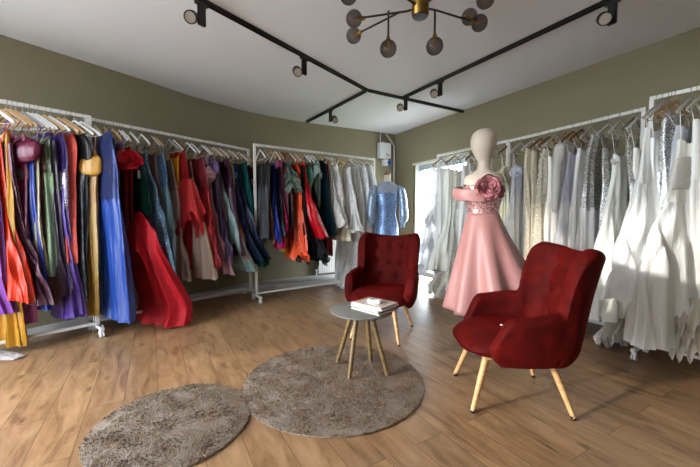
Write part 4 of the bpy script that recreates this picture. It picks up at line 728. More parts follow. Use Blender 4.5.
# ------------------------------------------------------------------ wing armchairs
def make_armchair():
    t = thing('armchair', None, 'armchair')
    A0, R, BX = .142, .14, -.30
    Lb, La, Lr = A0, PI / 2 * R, .375; LT = Lb + La + Lr
    def path(l):
        sg = 1 if l >= 0 else -1; l = abs(l)
        if l < Lb: return BX, l * sg, 0.0
        if l < Lb + La:
            q = (l - Lb) / R; return BX + R - R * math.cos(q), sg * (A0 + R * math.sin(q)), q / (PI / 2)
        return BX + R + (l - Lb - La), sg * (A0 + R), 1.0
    def sm(x, a, b): x = min(1, max(0, (x - a) / (b - a))); return x * x * (3 - 2 * x)
    def top(l):
        l = abs(l); s = l / LT
        h = .972 + .038 * (s / .34) ** 2 if s < .34 else 1.010 - .05 * sm(s, .34, .43)
        h = h + (.64 - h) * sm(s, .41, .52) ** .8; h = h + (.61 - h) * sm(s, .52, .85); h = h + (.44 - h) * sm(s, .83, 1.0) ** 1.5; return h
    buttons = [(y, z) for z in (.85, .68) for y in (-.135, 0, .135)] + [(y, .53) for y in (-.09, .09)]
    def surf(s, v):
        l = (s * 2 - 1) * LT; x, y, k = path(l); z0 = .345; H = top(l); z = z0 + (H - z0) * v; hh = max(0, (z - .38) / .62); f = abs(l) / LT
        wb = 1 - .85 * sm(f, .40, .70)
        x -= .135 * hh ** 1.1 * wb
        y *= 1 + ((.15 * hh - .06 * math.sin(PI * min(1, hh))) * (1 - sm(f, .45, .6)) + .17 * hh * sm(f, .45, .6))
        x += .075 * sm(f, .20, .42) * (1 - sm(f, .48, .62)) * sm(hh, .2, .9)
        if abs(l) > Lb + La: y += (.022 * math.sin(PI * (abs(l) - Lb - La) / Lr)) * (1 if l > 0 else -1)
        tk = max(0, (.42 - z) / .075); y *= 1 - .07 * tk ** 2; x += (.03 * tk ** 2 if abs(l) < Lb + La else -.05 * tk ** 2 * sm(f, .8, 1))
        return Vector((x, y, z))
    TH = .046
    def offs(s, v, side):
        e = .004; s0, s1 = max(0, s - e), min(1, s + e); v0, v1 = max(0, v - .01), min(1, v + .01)
        n = (surf(s1, v) - surf(s0, v)).cross(surf(s, v1) - surf(s, v0)).normalized()
        l = abs(s * 2 - 1) * LT; dz = (1 - v) * (top((s * 2 - 1) * LT) - .345); de = LT - l
        k = 1.0
        if dz < TH: k *= math.sqrt(max(0, 1 - (1 - dz / TH) ** 2))
        if de < TH: k *= math.sqrt(max(0, 1 - (1 - de / TH) ** 2))
        p = surf(s, v); q = p + n * side * TH * k
        if side < 0 or True:
            for by, bz in buttons:
                if l < Lb + La:
                    d2 = (p.y - by) ** 2 + (p.z - bz) ** 2
                    if INS * side > 0: q.x -= (.022 * math.exp(-d2 / .0007) + .012 * math.exp(-d2 / .006)) * k - 0.0; 
            if INS * side > 0 and l < Lb + La: q.x += .012 * k * math.sin(PI * min(1, v * 1.02))
        return q
    tst = (surf(.504, .5) - surf(.496, .5)).cross(surf(.5, .51) - surf(.5, .49)); INS = 1 if tst.x > 0 else -1
    ss = [i / 120 for i in range(121)]; vv = [min(1, (j / 44) ** .9) for j in range(38)] + [0]; vv = [j / 36 * .90 for j in range(37)] + [.90 + .10 * math.sin(PI / 2 * j / 8) for j in range(1, 9)]
    ss = [.5 + .5 * math.copysign(min(1, abs(2 * x - 1)), 2 * x - 1) for x in ss]; ss = [0, .002, .006, .012, .02] + [x for x in ss if .025 < x < .975] + [.98, .988, .994, .998, 1]
    NU, NV = len(ss), len(vv); m = MB(); vs = []
    for side in (1, -1):
        for v in vv:
            for q in ss: vs.append(offs(q, v, side))
    fs = []; B = NU * NV
    for j in range(NV - 1):
        for i in range(NU - 1):
            a_ = j * NU + i; fs.append((a_, a_ + 1, a_ + NU + 1, a_ + NU)); fs.append((B + a_, B + a_ + NU, B + a_ + NU + 1, B + a_ + 1))
    for i in range(NU - 1): fs.append((i, B + i, B + i + 1, i + 1)); k_ = (NV - 1) * NU + i; fs.append((k_, k_ + 1, B + k_ + 1, B + k_))
    for j in range(NV - 1):
        a_ = j * NU; fs.append((a_, a_ + NU, B + a_ + NU, B + a_)); a_ += NU - 1; fs.append((a_, B + a_, B + a_ + NU, a_ + NU))
    sh = m.add(vs, fs).build('wing_back_shell', VELVET, t, auto=180); merge(sh, .0002)
    for by, bz in buttons:
        best = min((offs(i / 160, .97 * (j / 50), INS) for i in range(48, 113) for j in range(51)), key=lambda q: abs(q.y - by) + abs(q.z - bz))
        b = MB().ball((0, 0, 0), .014, 12, 8, (1, 1, .6)); o = b.build('tufting_button', VELVET, t); o.location = (best[0] + .004, by, bz); o.rotation_euler = (0, PI / 2 - .2, 0)
    # seat: one deep cushion that rolls over the front edge
    def seat(s, v):
        q = 2 * PI * s; ph = -PI / 2 + PI * v; e = .42; f = lambda c, p: abs(c) ** p * (1 if c >= 0 else -1)
        rx = .325; ry = .30; x = f(math.cos(q), .62) * f(math.cos(ph), e) * rx; y = f(math.sin(q), .62) * f(math.cos(ph), e) * ry
        z = .375 + f(math.sin(ph), .7) * (.075 if ph > 0 else .05)
        fr = sm(x, .10, .33)
        if z > .375: z += -.035 * fr + .012 * (1 - (y / ry) ** 2) * (1 - fr) - .012 * math.exp(-((x + .02) ** 2 + y * y) / .02)
        if x > 0: y *= 1.0 + .03 * fr
        if x < -.1: y *= .92
        return (x + .012, y, z + .012)
    MB().grid(seat, 80, 26, closeu=True).build('seat_cushion', VELVET, t, auto=180)
    o = MB().ball((0, 0, 0), .010, 12, 8, (1, 1, .5)).build('white_button', WHITE_PLASTIC, t); o.location = (.04, -.01, .468); tag(o, 'small white button in the middle of the seat')
    # legs and under frame
    fr = MB(); fr.box((.0, 0, .325), (.44, .045, .025)); fr.box((.19, 0, .325), (.045, .40, .025)); fr.box((-.20, 0, .325), (.045, .40, .025)); fr.build('under_frame', LEGWOOD, t, smooth=False, bevel=.004)
    for sx, sy in ((1, 1), (1, -1), (-1, 1), (-1, -1)):
        a = Vector((sx * .18, sy * .155, .345)); b = Vector((sx * .285, sy * (.235 if sx > 0 else .26), .012))
        lg = MB().tube([a, a.lerp(b, .5), b], [.0215, .019, .0135], 16).build('leg', LEGWOOD, t)
        MB().tube([b + (a - b).normalized() * .012, (b.x, b.y, 0.0)], [.0142, .0135], 16).build('foot_pad', RUBBER, lg)
    return t
ch = make_armchair()
tag(ch, 'dark red velvet wing armchair on the right, turned to face left', 'armchair', 'red velvet wing armchairs'); ch.location = (1.05, 2.185, 0); ch.rotation_euler = (0, 0, math.radians(175))
c2 = copy_tree(ch)
tag(c2, 'red velvet wing armchair behind the round side table, facing the viewer', 'armchair', 'red velvet wing armchairs'); c2.location = (.325, 3.36, 0); c2.rotation_euler = (0, 0, math.radians(-110))
for o in list(c2.children):
    if o.name.startswith('white_button'): bpy.data.objects.remove(o)

# ------------------------------------------------------------------ round side table
tb = thing('side_table', 'small round grey topped side table with four slanting golden legs on the large rug', 'side table', (.088, 2.515, .024))
STONE = plain('grey_concrete', '#6e6d69', .5, bump=.25, bscale=40); GOLDW = wood('golden_brown_leg', '#5c4a2c', '#7c643c', (4, 4, 14))
MB().lathe([(.225, .443), (.236, .449), (.237, .457), (.232, .461), (.001, .461)], (0, 0, 0), 64).build('table_top', STONE, tb)
for (fx, fy) in ((-.1, 2.623), (-.005, 2.353), (.169, 2.642), (.276, 2.411)):
    f = Vector((fx - .088, fy - 2.515, 0)); q = f.normalized() * .075
    lg = MB().tube([(q.x, q.y, .448), (f.x, f.y, 0)], [.019, .0155], 14).build('leg', GOLDW, tb)
MB().lathe([(.09, .436), (.095, .4385), (.09, .443)], (0, 0, 0), 32).build('mounting_plate', BLACK, tb)

# ------------------------------------------------------------------ magazines
ztop = .024 + .461; mc = Vector((.187, 2.505)); ang0 = math.radians(47)
covers = [('#c8c2b8', 'cream'), ('#6c6460', 'dark grey'), ('#d0cac0', 'off white'), ('#a89c90', 'beige'), ('#dcdad6', 'white'), ('#c8b0a0', 'pale peach'), ('#d8d0c4', 'orange edged grey')]
pos = ['at the bottom of the stack', 'second from the bottom of the stack', 'third from the bottom of the stack', 'in the middle of the stack', 'third from the top of the stack', 'second from the top of the stack', 'lying on top of the stack']
rn = random.Random(3); z = ztop + .0005; PG = plain('magazine_pages', '#d8d4ca', .7)
for i, (c, nm) in enumerate(covers):
    th = (.012, .006, .009, .006, .007, .005, .006)[i]; o = thing('magazine', '%s magazine %s on the side table' % (nm, pos[i]), 'magazine', (mc.x + rn.uniform(-.01, .01), mc.y + rn.uniform(-.01, .01), z), ang0 + rn.uniform(-.09, .09), 'magazines stacked on the side table')
    w_, h_ = .212, .275
    MB().box((0, 0, th / 2), (w_ - .004, h_ - .004, th - .0016)).build('pages', PG, o, smooth=False)
    cm = plain('cover_%d' % i, c, .35, coat=.4); m = MB(); m.box((0, 0, th - .0005), (w_, h_, .001)); m.box((0, 0, .0005), (w_, h_, .001)); m.box((-w_ / 2, 0, th / 2), (.001, h_, th)); m.build('cover', cm, o, smooth=False)
    if i == 6:
        OR = plain('orange_print', '#c86c44', .4)
        m = MB(); m.box((0, h_ / 2 - .012, th + .0004), (w_, .018, .0004)); m.box((-w_ / 2 + .008, 0, th + .0004), (.010, h_, .0004)); m.build('orange_border', OR, o, smooth=False)
        m = MB(); m.box((.02, -.03, th + .0005), (.12, .15, .0004)); m.build('cover_picture', plain('cover_picture', '#b4aca4', .4), o, smooth=False)
    z += th + .0006
cs = thing('folded_card_box', 'small white folded card box with a dark stripe on the magazine stack', 'box', (.187, 2.50, z), math.radians(65))
MB().box((0, 0, .012), (.055, .10, .024)).build('body', WHITE_PLASTIC, cs, smooth=False, bevel=.006)
MB().box((0, .02, .0245), (.03, .03, .001)).build('dark_stripe', plain('dark_print', '#34343c', .5), cs, smooth=False)

# ------------------------------------------------------------------ shaggy round rugs
def rug_mat(name, c1, c2):
    m, n, b = newmat(name); L = n.links.new; tc = nd(n, 'ShaderNodeTexCoord')
    no = nd(n, 'ShaderNodeTexNoise', i_Scale=75.0, i_Detail=3.0); n2 = nd(n, 'ShaderNodeTexNoise', i_Scale=7.0, i_Detail=3.0)
    L(tc.outputs['Object'], no.inputs['Vector']); L(tc.outputs['Object'], n2.inputs['Vector'])
    ad = nd(n, 'ShaderNodeMath', operation='MULTIPLY_ADD'); L(no.outputs['Fac'], ad.inputs[0]); ad.inputs[1].default_value = .82; sc = nd(n, 'ShaderNodeMath', operation='MULTIPLY'); L(n2.outputs['Fac'], sc.inputs[0]); sc.inputs[1].default_value = .18; L(sc.outputs[0], ad.inputs[2])
    rp = nd(n, 'ShaderNodeValToRGB'); rp.color_ramp.elements[0].position = .38; rp.color_ramp.elements[1].position = .62; rp.color_ramp.elements[0].color = lin(c1); rp.color_ramp.elements[1].color = lin(c2)
    L(ad.outputs[0], rp.inputs[0]); L(rp.outputs[0], b.inputs['Base Color']); b.inputs['Roughness'].default_value = .95; b.inputs['Specular IOR Level'].default_value = .1; b.inputs['Sheen Weight'].default_value = .3
    return m
RUG = rug_mat('shaggy_pile', '#5a4434', '#967a62')
def rug(x, y, r, lab, seed):
    t = thing('shaggy_rug', lab, 'rug', (x, y, 0), 0, 'round shaggy rugs'); rn = random.Random(seed)
    MB().lathe([(r - .008, 0.001), (r, .004), (r, .009), (r - .01, .012), (.001, .012)], (0, 0, 0), 128).build('backing', plain('rug_backing', '#8c8074', .9), t)
    m = MB(); vs = []; fs = []; N = int(46000 * (r / .639) ** 2)
    for i in range(N):
        a = rn.uniform(0, 2 * PI); rr = r * math.sqrt(rn.random()) * (.995 + .012 * rn.random()); px, py = rr * math.cos(a), rr * math.sin(a)
        nz = noise.noise(Vector((px * 9, py * 9, seed))); h = .017 + .006 * nz + rn.uniform(-.003, .005); la = 2.4 * noise.noise(Vector((px * 11 + 3, py * 11, seed))) * PI + rn.uniform(-1.6, 1.6); ln = rn.uniform(.004, .013)
        ta = rn.uniform(0, PI); w_ = rn.uniform(.0016, .0028); cx, sy = math.cos(ta) * w_, math.sin(ta) * w_; ox, oy = math.cos(la) * ln, math.sin(la) * ln; k = len(vs)
        vs += [(px - cx, py - sy, .006), (px + cx, py + sy, .006), (px + ox * .4 + cx * .8, py + oy * .4 + sy * .8, h * .75), (px + ox * .4 - cx * .8, py + oy * .4 - sy * .8, h * .75), (px + ox, py + oy, h)]
        fs += [(k, k + 1, k + 2, k + 3), (k + 3, k + 2, k + 4)]
    m.v = vs; m.f = fs
    me = bpy.data.meshes.new('pile'); me.from_pydata(vs, [], fs); me.materials.append(RUG); o = bpy.data.objects.new('pile', me); COL.objects.link(o); o.parent = t; tag(o, kind='stuff')
rug(-.116, 2.374, .638, 'larger round brown shaggy rug under the side table', 1)
rug(-1.018, 1.872, .424, 'smaller round brown shaggy rug at the front left', 2)

# ------------------------------------------------------------------ mannequin in the pink gown
CREAM = plain('mannequin_linen', '#cdbfae', .65, bump=.15, bscale=200)
mx, my = 1.16, 2.93
def ring_body(rows, n=40):
    """closed body from rows (x, y, z, rx, ry)"""
    mb = MB(); vs = []; fs = []
    for (x, y, z, rx, ry) in rows:
        for k in range(n): q = 2 * PI * k / n; vs.append((x + rx * math.cos(q), y + ry * math.sin(q), z))
    for i in range(len(rows) - 1):
        for k in range(n): fs.append((i * n + k, i * n + (k + 1) % n, (i + 1) * n + (k + 1) % n, (i + 1) * n + k))
    fs += [tuple(range(n))[::-1], tuple((len(rows) - 1) * n + k for k in range(n))]
    return mb.add(vs, fs)
def smooth_rows(R, k=5):
    out = []
    Q = [R[0]] + list(R) + [R[-1]]
    for i in range(1, len(Q) - 2):
        for j in range(k):
            t = j / k; a, b, c, d = Q[i - 1:i + 3]
            out.append(tuple(.5 * ((2 * b[m]) + (c[m] - a[m]) * t + (2 * a[m] - 5 * b[m] + 4 * c[m] - d[m]) * t * t + (3 * b[m] - a[m] - 3 * c[m] + d[m]) * t ** 3) for m in range(5)))
    return out + [R[-1]]
mn = thing('mannequin', 'cream egg headed mannequin wearing the dusty pink satin gown', 'mannequin', (mx, my, 0), math.radians(-20))
rows = [(.0, 0, .78, .12, .10), (0, 0, .95, .165, .115), (0, 0, 1.10, .135, .095), (0, 0, 1.20, .118, .085), (0, 0, 1.33, .142, .105), (0, 0, 1.42, .150, .105), (0, 0, 1.49, .165, .085), (0, 0, 1.535, .150, .066), (0, 0, 1.565, .098, .054), (0, .0, 1.60, .056, .05), (0, .0, 1.655, .050, .048), (-.004, -.004, 1.69, .060, .066), (-.008, -.01, 1.74, .086, .096), (-.008, -.01, 1.80, .104, .118), (-.006, -.008, 1.855, .106, .120), (-.004, -.006, 1.90, .090, .10), (-.002, -.004, 1.93, .056, .06), (-.002, -.004, 1.941, .012, .014)]
ring_body(smooth_rows(rows)).build('body', CREAM, mn, auto=180)
cp = MB().lathe([(.001, 0), (.03, 0), (.036, .006), (.03, .012), (.001, .016)], (.142, -.012, 1.475), 24, ax=Vector((1, -.45, .25)).to_track_quat('Z', 'Y')); cp.build('shoulder_cap', plain('chrome', '#c8c8c8', .08, 1), mn)
cp = MB().lathe([(.001, 0), (.03, 0), (.036, .006), (.03, .012), (.001, .016)], (-.142, -.012, 1.475), 24, ax=Vector((-1, -.45, .25)).to_track_quat('Z', 'Y')); cp.build('shoulder_cap', plain('chrome', '#c8c8c8', .08, 1), mn)
MB().tube([(0, 0, .015), (0, 0, .80)], .012, 16).build('pole', STEEL, mn)
MB().lathe([(.15, .0), (.152, .006), (.148, .012), (.02, .016), (.02, .03), (.001, .03)], (0, 0, 0), 48).build('base', STEEL, mn)
pg = thing('satin_gown', 'dusty pink satin gown with a large fabric rose, worn by the mannequin with a head', 'dress', (mx, my, .36), math.radians(-20))
PINK = plain('pink_duchess_satin', '#a87672', .46, spec=.4); PINK.node_tree.nodes['Principled BSDF'].inputs['Sheen Weight'].default_value = .2; GLIT = fabric('sequin', '#c08c88')
Z = lambda z: z - .36
rows = [(0, 0, Z(1.19), .128, .096), (0, 0, Z(1.25), .128, .094), (0, 0, Z(1.33), .152, .115), (0, 0, Z(1.42), .166, .122), (0, 0, Z(1.455), .166, .116)]
ring_body(smooth_rows(rows)).build('bodice', GLIT, pg, auto=180)
def skirt(s, v):
    q = 2 * PI * s; k = v ** 1.05; rx = .128 + .245 * k; ry = .098 + .225 * k; n = 8
    g_ = math.sin(n * q + .6 + .5 * v); f = 1 + .15 * v ** 1.1 * math.copysign(abs(g_) ** .8, g_) + .03 * v * math.sin(5 * q + 2) 
    # longer towards the viewer's left
    c = math.cos(q); hem = .415 - .06 * math.cos(q - math.radians(205)) + (.07 * max(0, math.cos(q + math.radians(20)))) + .012 * math.sin(n * q + .6)
    # hem height in world: low on the left, higher on the right
    z = 1.215 + (hem - 1.215) * v
    return (rx * f * math.cos(q) + .095 * v ** 1.5, ry * f * math.sin(q), Z(z))
sk = MB().grid(skirt, 160, 30, closeu=True).build('skirt', PINK, pg, auto=180); solid(sk, .006)
def lining(s, v):
    p = skirt(s, v * .97); return (p[0] * .96, p[1] * .96, p[2] - .004)
solid(MB().grid(lining, 120, 20, closeu=True).build('lining', fabric('satin', '#8c5c5c'), pg, auto=180), .003)
# folded off shoulder band on the left, flower at the centre
def bandp(s, v):
    q = PI * .52 + PI * 1.02 * s; r = .035 * math.sin(PI * s) ** .5; z = 1.36 + .10 * v
    return ((.172 + r * (1 + .6 * math.sin(PI * v)) + .03 * math.sin(PI * s)) * math.cos(q), (.125 + r) * math.sin(q) - .01, Z(z + .03 * math.cos(PI * s) - .02))
solid(MB().grid(bandp, 40, 12).build('off_shoulder_band', PINK, pg, auto=180), .008)
rosette_mb((.035, -.135, Z(1.425)), .125, 26, 5, ax=(.05, -1, .18)).build('fabric_rose', fabric('satin', '#a86a6e'), pg, auto=180)
rosette_mb((.125, -.08, Z(1.39)), .06, 8, 15, ax=(.7, -.7, .1)).build('fabric_leaf', fabric('satin', '#a86a6e'), pg, auto=180)

# ------------------------------------------------------------------ dress form in the blue sequin gown
bx, by = .60, 5.42
fm = thing('dress_form', 'headless dress form with a wooden neck cap wearing the pale blue sequin gown', 'mannequin', (bx, by, 0), math.radians(8))
rows = [(0, 0, .85, .15, .11), (0, 0, 1.05, .155, .11), (0, 0, 1.2, .125, .09), (0, 0, 1.4, .155, .115), (0, 0, 1.55, .17, .10), (0, 0, 1.64, .185, .085), (0, 0, 1.69, .14, .07), (0, 0, 1.73, .07, .055), (0, 0, 1.78, .056, .05), (0, 0, 1.84, .052, .05)]
ring_body(smooth_rows(rows)).build('body', CREAM, fm, auto=180)
MB().lathe([(.052, 1.84), (.056, 1.845), (.056, 1.865), (.05, 1.87), (.02, 1.875), (.018, 1.90), (.001, 1.905)], (0, 0, 0), 32).build('neck_cap', H_BROWN, fm)
MB().tube([(0, 0, .02), (0, 0, .86)], .014, 16).build('pole', STEEL, fm); MB().lathe([(.17, 0), (.17, .012), (.02, .02), (.001, .02)], (0, 0, 0), 40).build('base', STEEL, fm)
bg_ = thing('sequin_gown', 'pale blue sequin gown with sheer puffed sleeves, worn by the headless dress form', 'dress', (bx, by, .05), math.radians(8))
BS = fabric('sequin', '#6f8cbc'); SHEER = fabric('tulle', '#a8b8d0'); Z = lambda z: z - .05
rows = [(0, 0, Z(.06), .30, .26), (0, 0, Z(.35), .235, .19), (0, 0, Z(.7), .19, .14), (0, 0, Z(.98), .185, .135), (0, 0, Z(1.1), .16, .115), (0, 0, Z(1.22), .138, .10), (0, 0, Z(1.38), .165, .125), (0, 0, Z(1.52), .185, .118), (0, 0, Z(1.55), .18, .11)]
ring_body(smooth_rows(rows)).build('sequin_body', BS, bg_, auto=180)
rows = [(0, 0, Z(1.55), .182, .11), (0, 0, Z(1.60), .192, .1), (0, 0, Z(1.66), .188, .085), (0, 0, Z(1.70), .13, .075), (0, 0, Z(1.735), .078, .062)]
ring_body(smooth_rows(rows)).build('sheer_yoke', SHEER, bg_, auto=180)
for sx in (-1, 1):
    P = [(sx * .17, 0, Z(1.65)), (sx * .225, -.01, Z(1.60)), (sx * .25, -.015, Z(1.48)), (sx * .262, -.02, Z(1.35)), (sx * .27, -.025, Z(1.22)), (sx * .262, -.03, Z(1.12)), (sx * .25, -.03, Z(1.06)), (sx * .25, -.03, Z(1.00))]
    MB().tube(P, [.04, .062, .07, .066, .078, .074, .032, .036], 18).build('puffed_sleeve', fabric('sequin', '#8fa4cc'), bg_, auto=180)

# ------------------------------------------------------------------ wall things
def wallthing(o, p, q):   # orient local x along wall p->q
    p = Vector(p); q = Vector(q); d = (q - p).normalized(); o.rotation_euler = (0, 0, math.atan2(d.y, d.x))
w0, w1 = Vector((.393, 6.69)), Vector((.926, 7.0)); wd = (w1 - w0).normalized(); wn = Vector((wd.y, -wd.x))
p = w0 + wd * .30 + wn * .06
fb = thing('fuse_box', 'white fuse box on the wall in the far corner with red stickers', 'fuse box', (p.x, p.y, 2.335)); wallthing(fb, w0, w1)
MB().box((0, 0, .15), (.27, .11, .30)).build('case', WHITE_PLASTIC, fb, smooth=False, bevel=.012)
MB().box((0, -.057, .16), (.22, .006, .24)).build('cover_door', WHITE_PLASTIC, fb, smooth=False, bevel=.002)
m = MB()
for (x, z, wd_) in ((.03, .085, .07), (.05, .065, .09), (.045, .045, .06), (.10, .04, .02)): m.box((x, -.062, z), (wd_, .002, .010))
m.build('red_sticker', plain('red_print', '#a83430', .5), fb, smooth=False)
m = MB(); m.tube([(-.07, .03, .30), (-.07, .03, .50)], .010); m.tube([(.0, .03, .30), (.0, .03, .33)], .012); m.build('cable_conduit', WHITE_PLASTIC, fb)
p2 = w0 + wd * .345 + wn * .055
bd = thing('wall_socket_unit', 'small white and blue electric unit under the fuse box', 'electric unit', (p2.x, p2.y, 2.19)); wallthing(bd, w0, w1)
MB().box((-.02, 0, .06), (.10, .09, .12)).build('case', WHITE_PLASTIC, bd, smooth=False, bevel=.01)
MB().tube([(.055, .02, .06), (.055, -.05, .06)], .045, 20).build('blue_cap', plain('blue_plastic', '#24509c', .4), bd)
pp = MB(); cx, cy = .905, 6.93; pp.tube([(cx, cy, .10), (cx, cy, 2.60), (cx - .05, cy - .02, 2.68), (cx - .16, cy - .09, 2.80), (cx - .2, cy - .11, HC - .01)], .018, 12)
tag(pp.build('corner_pipe', plain('painted_pipe', '#b4b2a2', .5)), 'pale painted pipe running down the far corner beside the fuse box', 'pipe')
# radiator
r0 = Vector((-.62, 6.163)); r1 = Vector((.15, 6.558)); rd_ = (r1 - r0).normalized(); rn_ = Vector((rd_.y, -rd_.x)); p = r0 + rn_ * .075
ra = thing('radiator', 'white panel radiator low on the far left wall behind the white gowns', 'radiator', (p.x, p.y, .13)); wallthing(ra, r0, r1); RL = (r1 - r0).length
def rib(s, v): return (s * RL, -.025 - .008 * abs(math.sin(s * RL / .035 * PI / 1)), .02 + .56 * v)
m = MB(); m.grid(rib, 320, 3); m.build('front_panel', WHITE_METAL, ra)
m = MB(); m.box((RL / 2, 0, .30), (RL, .04, .60)); m.build('core', WHITE_METAL, ra, smooth=False, bevel=.006)
m = MB(); m.tube([(-.03, 0, .06), (-.03, 0, -.12)], .010); m.tube([(-.045, 0, .06), (.02, 0, .06)], .018); m.build('valve', WHITE_PLASTIC, ra)
m = MB(); 
for x in (.15, RL - .15): m.box((x, .045, .4), (.03, .06, .1))
m.build('bracket', WHITE_METAL, ra, smooth=False)
# dark stain on the right wall, modelled as a small raised plate
d_ = (Vector((3.09, 3.0)) - Vector((.926, 7.0))).normalized(); wq = Vector((.926, 7.0)) + d_ * 4.17; nq = Vector((d_.y, -d_.x))
hk = MB().box((0, 0, 0), (.02, .012, .07)); o = hk.build('wall_stain', plain('rusty_stain', '#4c3420', .7), smooth=False, bevel=.003); pz = wq + nq * .006; o.location = (pz.x, pz.y, 2.08); o.rotation_euler = (0, 0, math.atan2(d_.y, d_.x)); tag(o, 'tiny rusty brown stain high on the bare right wall', 'hook')
# white cloth lying on the floor at the left
def clothp(s, v):
    x = -.32 + .50 * s; y = (-.10 + .20 * v) * (1 - .55 * s ** 2); z = .012 + .022 * abs(noise.noise(Vector((s * 5, v * 4, 2)))) * 2 * (1 - .5 * s) * math.sin(PI * min(1, max(0.02, v))) 
    return (x, y, z)
o = MB().grid(clothp, 60, 24).build('white_cloth', fabric('tulle', '#d8d0d0'), auto=180); solid(o, .006); o.location = (-2.93, 2.77, 0); o.rotation_euler = (0, 0, math.radians(-12)); tag(o, 'thin white veil cloth lying crumpled on the floor at the left edge', 'cloth')

# ------------------------------------------------------------------ ceiling tracks and spotlights
J1, J2 = Vector((.223, 4.486)), Vector((.740, 4.771)); TZ = HC - .017
segs = [((-2.2, 1.20), J1, 'black ceiling track running from the top left towards the middle junction'), (J1, (-.755, 5.979), 'short black ceiling track branching from the left junction towards the far left wall'), (J1, (1.807, 5.408), 'black ceiling track linking both junctions and ending near the far corner'), (J2, (2.75, 1.32), 'black ceiling track running to the upper right')]
for i, (a, b, lab) in enumerate(segs):
    a = Vector(a); b = Vector(b); d = (b - a).normalized()
    if i != 0: a = a + d * .025
    m = thing('ceiling_track', lab, 'track', ((a.x), (a.y), HC - .034), math.atan2(d.y, d.x), 'black ceiling light tracks'); Lg = (b - a).length
    q = MB(); q.box((Lg / 2, -.0145, .017), (Lg, .005, .034)); q.box((Lg / 2, .0145, .017), (Lg, .005, .034)); q.box((Lg / 2, 0, .031), (Lg, .034, .006)); q.build('channel', BLACK, m, smooth=False)
    for xc in (Lg - .012, .012): MB().box((xc, 0, .016), (.028, .038, .036)).build('end_cap', BLACK, m, smooth=False, bevel=.003)
LENS = plain('lamp_reflector', '#c4c0b8', .3, .7); BULB = plain('lamp_chip', '#c89850', .4)
def make_spot():
    t = thing('track_spotlight', None, 'spotlight')
    MB().box((0, 0, -.012), (.10, .03, .022)).build('adapter', BLACK, t, smooth=False, bevel=.003)
    MB().box((0, 0, -.095), (.062, .030, .155)).build('arm', BLACK, t, smooth=False, bevel=.010)
    hd = MB().lathe([(.001, -.075), (.040, -.075), (.046, -.068), (.046, .060), (.044, .066), (.040, .066), (.037, .045), (.001, .045)], (0, 0, 0), 32).build('lamp_head', BLACK, t)
    MB().lathe([(.037, .060), (.029, .050), (.013, .0455), (.001, .0455)], (0, 0, 0), 24).build('reflector', LENS, hd); MB().ball((0, 0, .05), .011, 10, 6).build('bulb', BULB, hd)
    return t, hd
sp, hd0 = make_spot(); first = True
spots = [(-1.114, 2.633, 0, (.25, -.75, -.45), (-.065, -.035, -.125), 'black track spotlight nearest the top left corner'),
         (-.462, 3.535, 0, (.2, -.8, -.45), (-0.068, -0.020, -0.145), 'black track spotlight halfway along the left track'),
         (-.258, 5.32, 1, (.15, -.85, -.45), (0.068, -0.020, -0.140), 'black track spotlight under the short far left branch'),
         (.735, 4.70, 3, (-.1, -.9, -.4), (-0.081, -0.030, -0.140), 'black track spotlight under the middle junction'),
         (1.094, 4.16, 3, (-.15, -.85, -.45), (-0.081, -0.030, -0.150), 'black track spotlight on the right track just past the junction'),
         (1.975, 2.62, 3, (-.45, -.75, -.45), (-0.074, -0.020, -0.140), 'black track spotlight nearest the top right, largest of them')]
for (x, y, si, aim, off, lab) in spots:
    if first: t = sp; first = False
    else: t = copy_tree(sp)
    a, b = Vector(segs[si][0]), Vector(segs[si][1]); d = (b - a).normalized(); ang = math.atan2(d.y, d.x)
    pr = a + d * (Vector((x, y)) - a).dot(d); t.location = (pr.x, pr.y, HC - .034); t.rotation_euler = (0, 0, ang); tag(t, lab, 'spotlight', 'black track spotlights')
    h = [c for c in t.children if c.name.startswith('lamp_head')][0]
    R = Matrix.Rotation(-ang, 3, 'Z'); h.location = R @ Vector(off); h.rotation_euler = (R @ Vector(aim)).to_track_quat('Z', 'Y').to_euler()

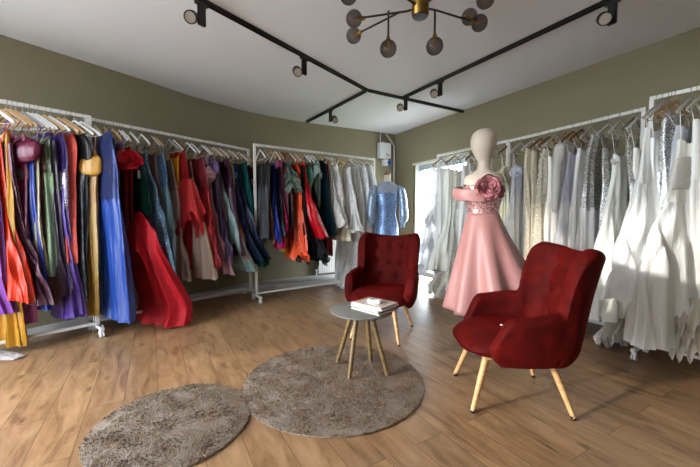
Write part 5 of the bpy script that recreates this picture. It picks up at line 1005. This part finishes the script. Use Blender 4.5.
# ------------------------------------------------------------------ chandelier with smoked glass globes
hx, hy = .488, 2.41
cl = thing('chandelier', 'black and brass chandelier with smoked glass globes hanging at the top of the picture', 'chandelier', (hx, hy, HC))
W = lambda x, y, z: (x - hx, y - hy, z - HC)
MB().lathe([(.055, -.27), (.058, -.266), (.058, -.002), (.055, 0)], (0, 0, 0), 40).build('canister', BRASS, cl)
MB().lathe([(.001, -.278), (.050, -.276), (.053, -.27), (.053, -.262), (.001, -.262)], (0, 0, 0), 40).build('bottom_cap', BLACK, cl)
def arm(pts, name='arm'): return MB().tube([W(*q) for q in pts], .0075, 10).build(name, BLACK, cl)
def globe(x, y, z, r=.060, stub=None):
    g = MB().lathe([(max(.001, r * math.sin(PI * i / 20)), -r * math.cos(PI * i / 20)) for i in range(21)], W(x, y, z), 36).build('glass_globe', SMOKED, cl)
    s = Vector(stub or (0, 0, 1)).normalized(); c = Vector(W(x, y, z))
    MB().tube([c + s * (r - .004), c + s * (r + .022)], [.017, .013], 16).build('brass_socket', BRASS, g)
    MB().tube([c + s * (r - .01), c + s * (r - .05), c + s * .0], [.008, .010, .004], 10).build('bulb', BULB, g)
ZA = 2.64
arm([(hx, hy, ZA), (.40, 2.455, ZA), (.10, 2.53, ZA)]); globe(.03, 2.545, ZA, stub=(1, -.1, 0))
arm([(.36, 2.46, ZA), (.08, 2.73, ZA)]); globe(.03, 2.78, ZA, stub=(.7, -.7, 0))
arm([(hx, hy, ZA), (.60, 2.44, ZA), (.90, 2.575, ZA)]); globe(.972, 2.60, ZA, stub=(-1, -.35, 0))
arm([(hx, hy, ZA), (.62, 2.20, ZA), (.83, 2.30, ZA)]); globe(.905, 2.32, ZA, stub=(-1, -.3, 0))
arm([(.80, 2.53, ZA), (.86, 2.60, 2.68)], 'short_arm'); globe(.915, 2.655, 2.715, .06, stub=(-.7, -.6, -.4))
arm([(hx, hy, ZA), (.30, 2.25, ZA), (.06, 2.30, ZA)]); globe(-.01, 2.31, ZA + .02, stub=(1, -.1, 0))
arm([(.272, 2.45, ZA), (.272, 2.45, 2.46)], 'drop_rod'); globe(.272, 2.45, 2.38)
arm([(.598, 2.44, ZA), (.598, 2.44, 2.47)], 'drop_rod'); globe(.595, 2.425, 2.385)
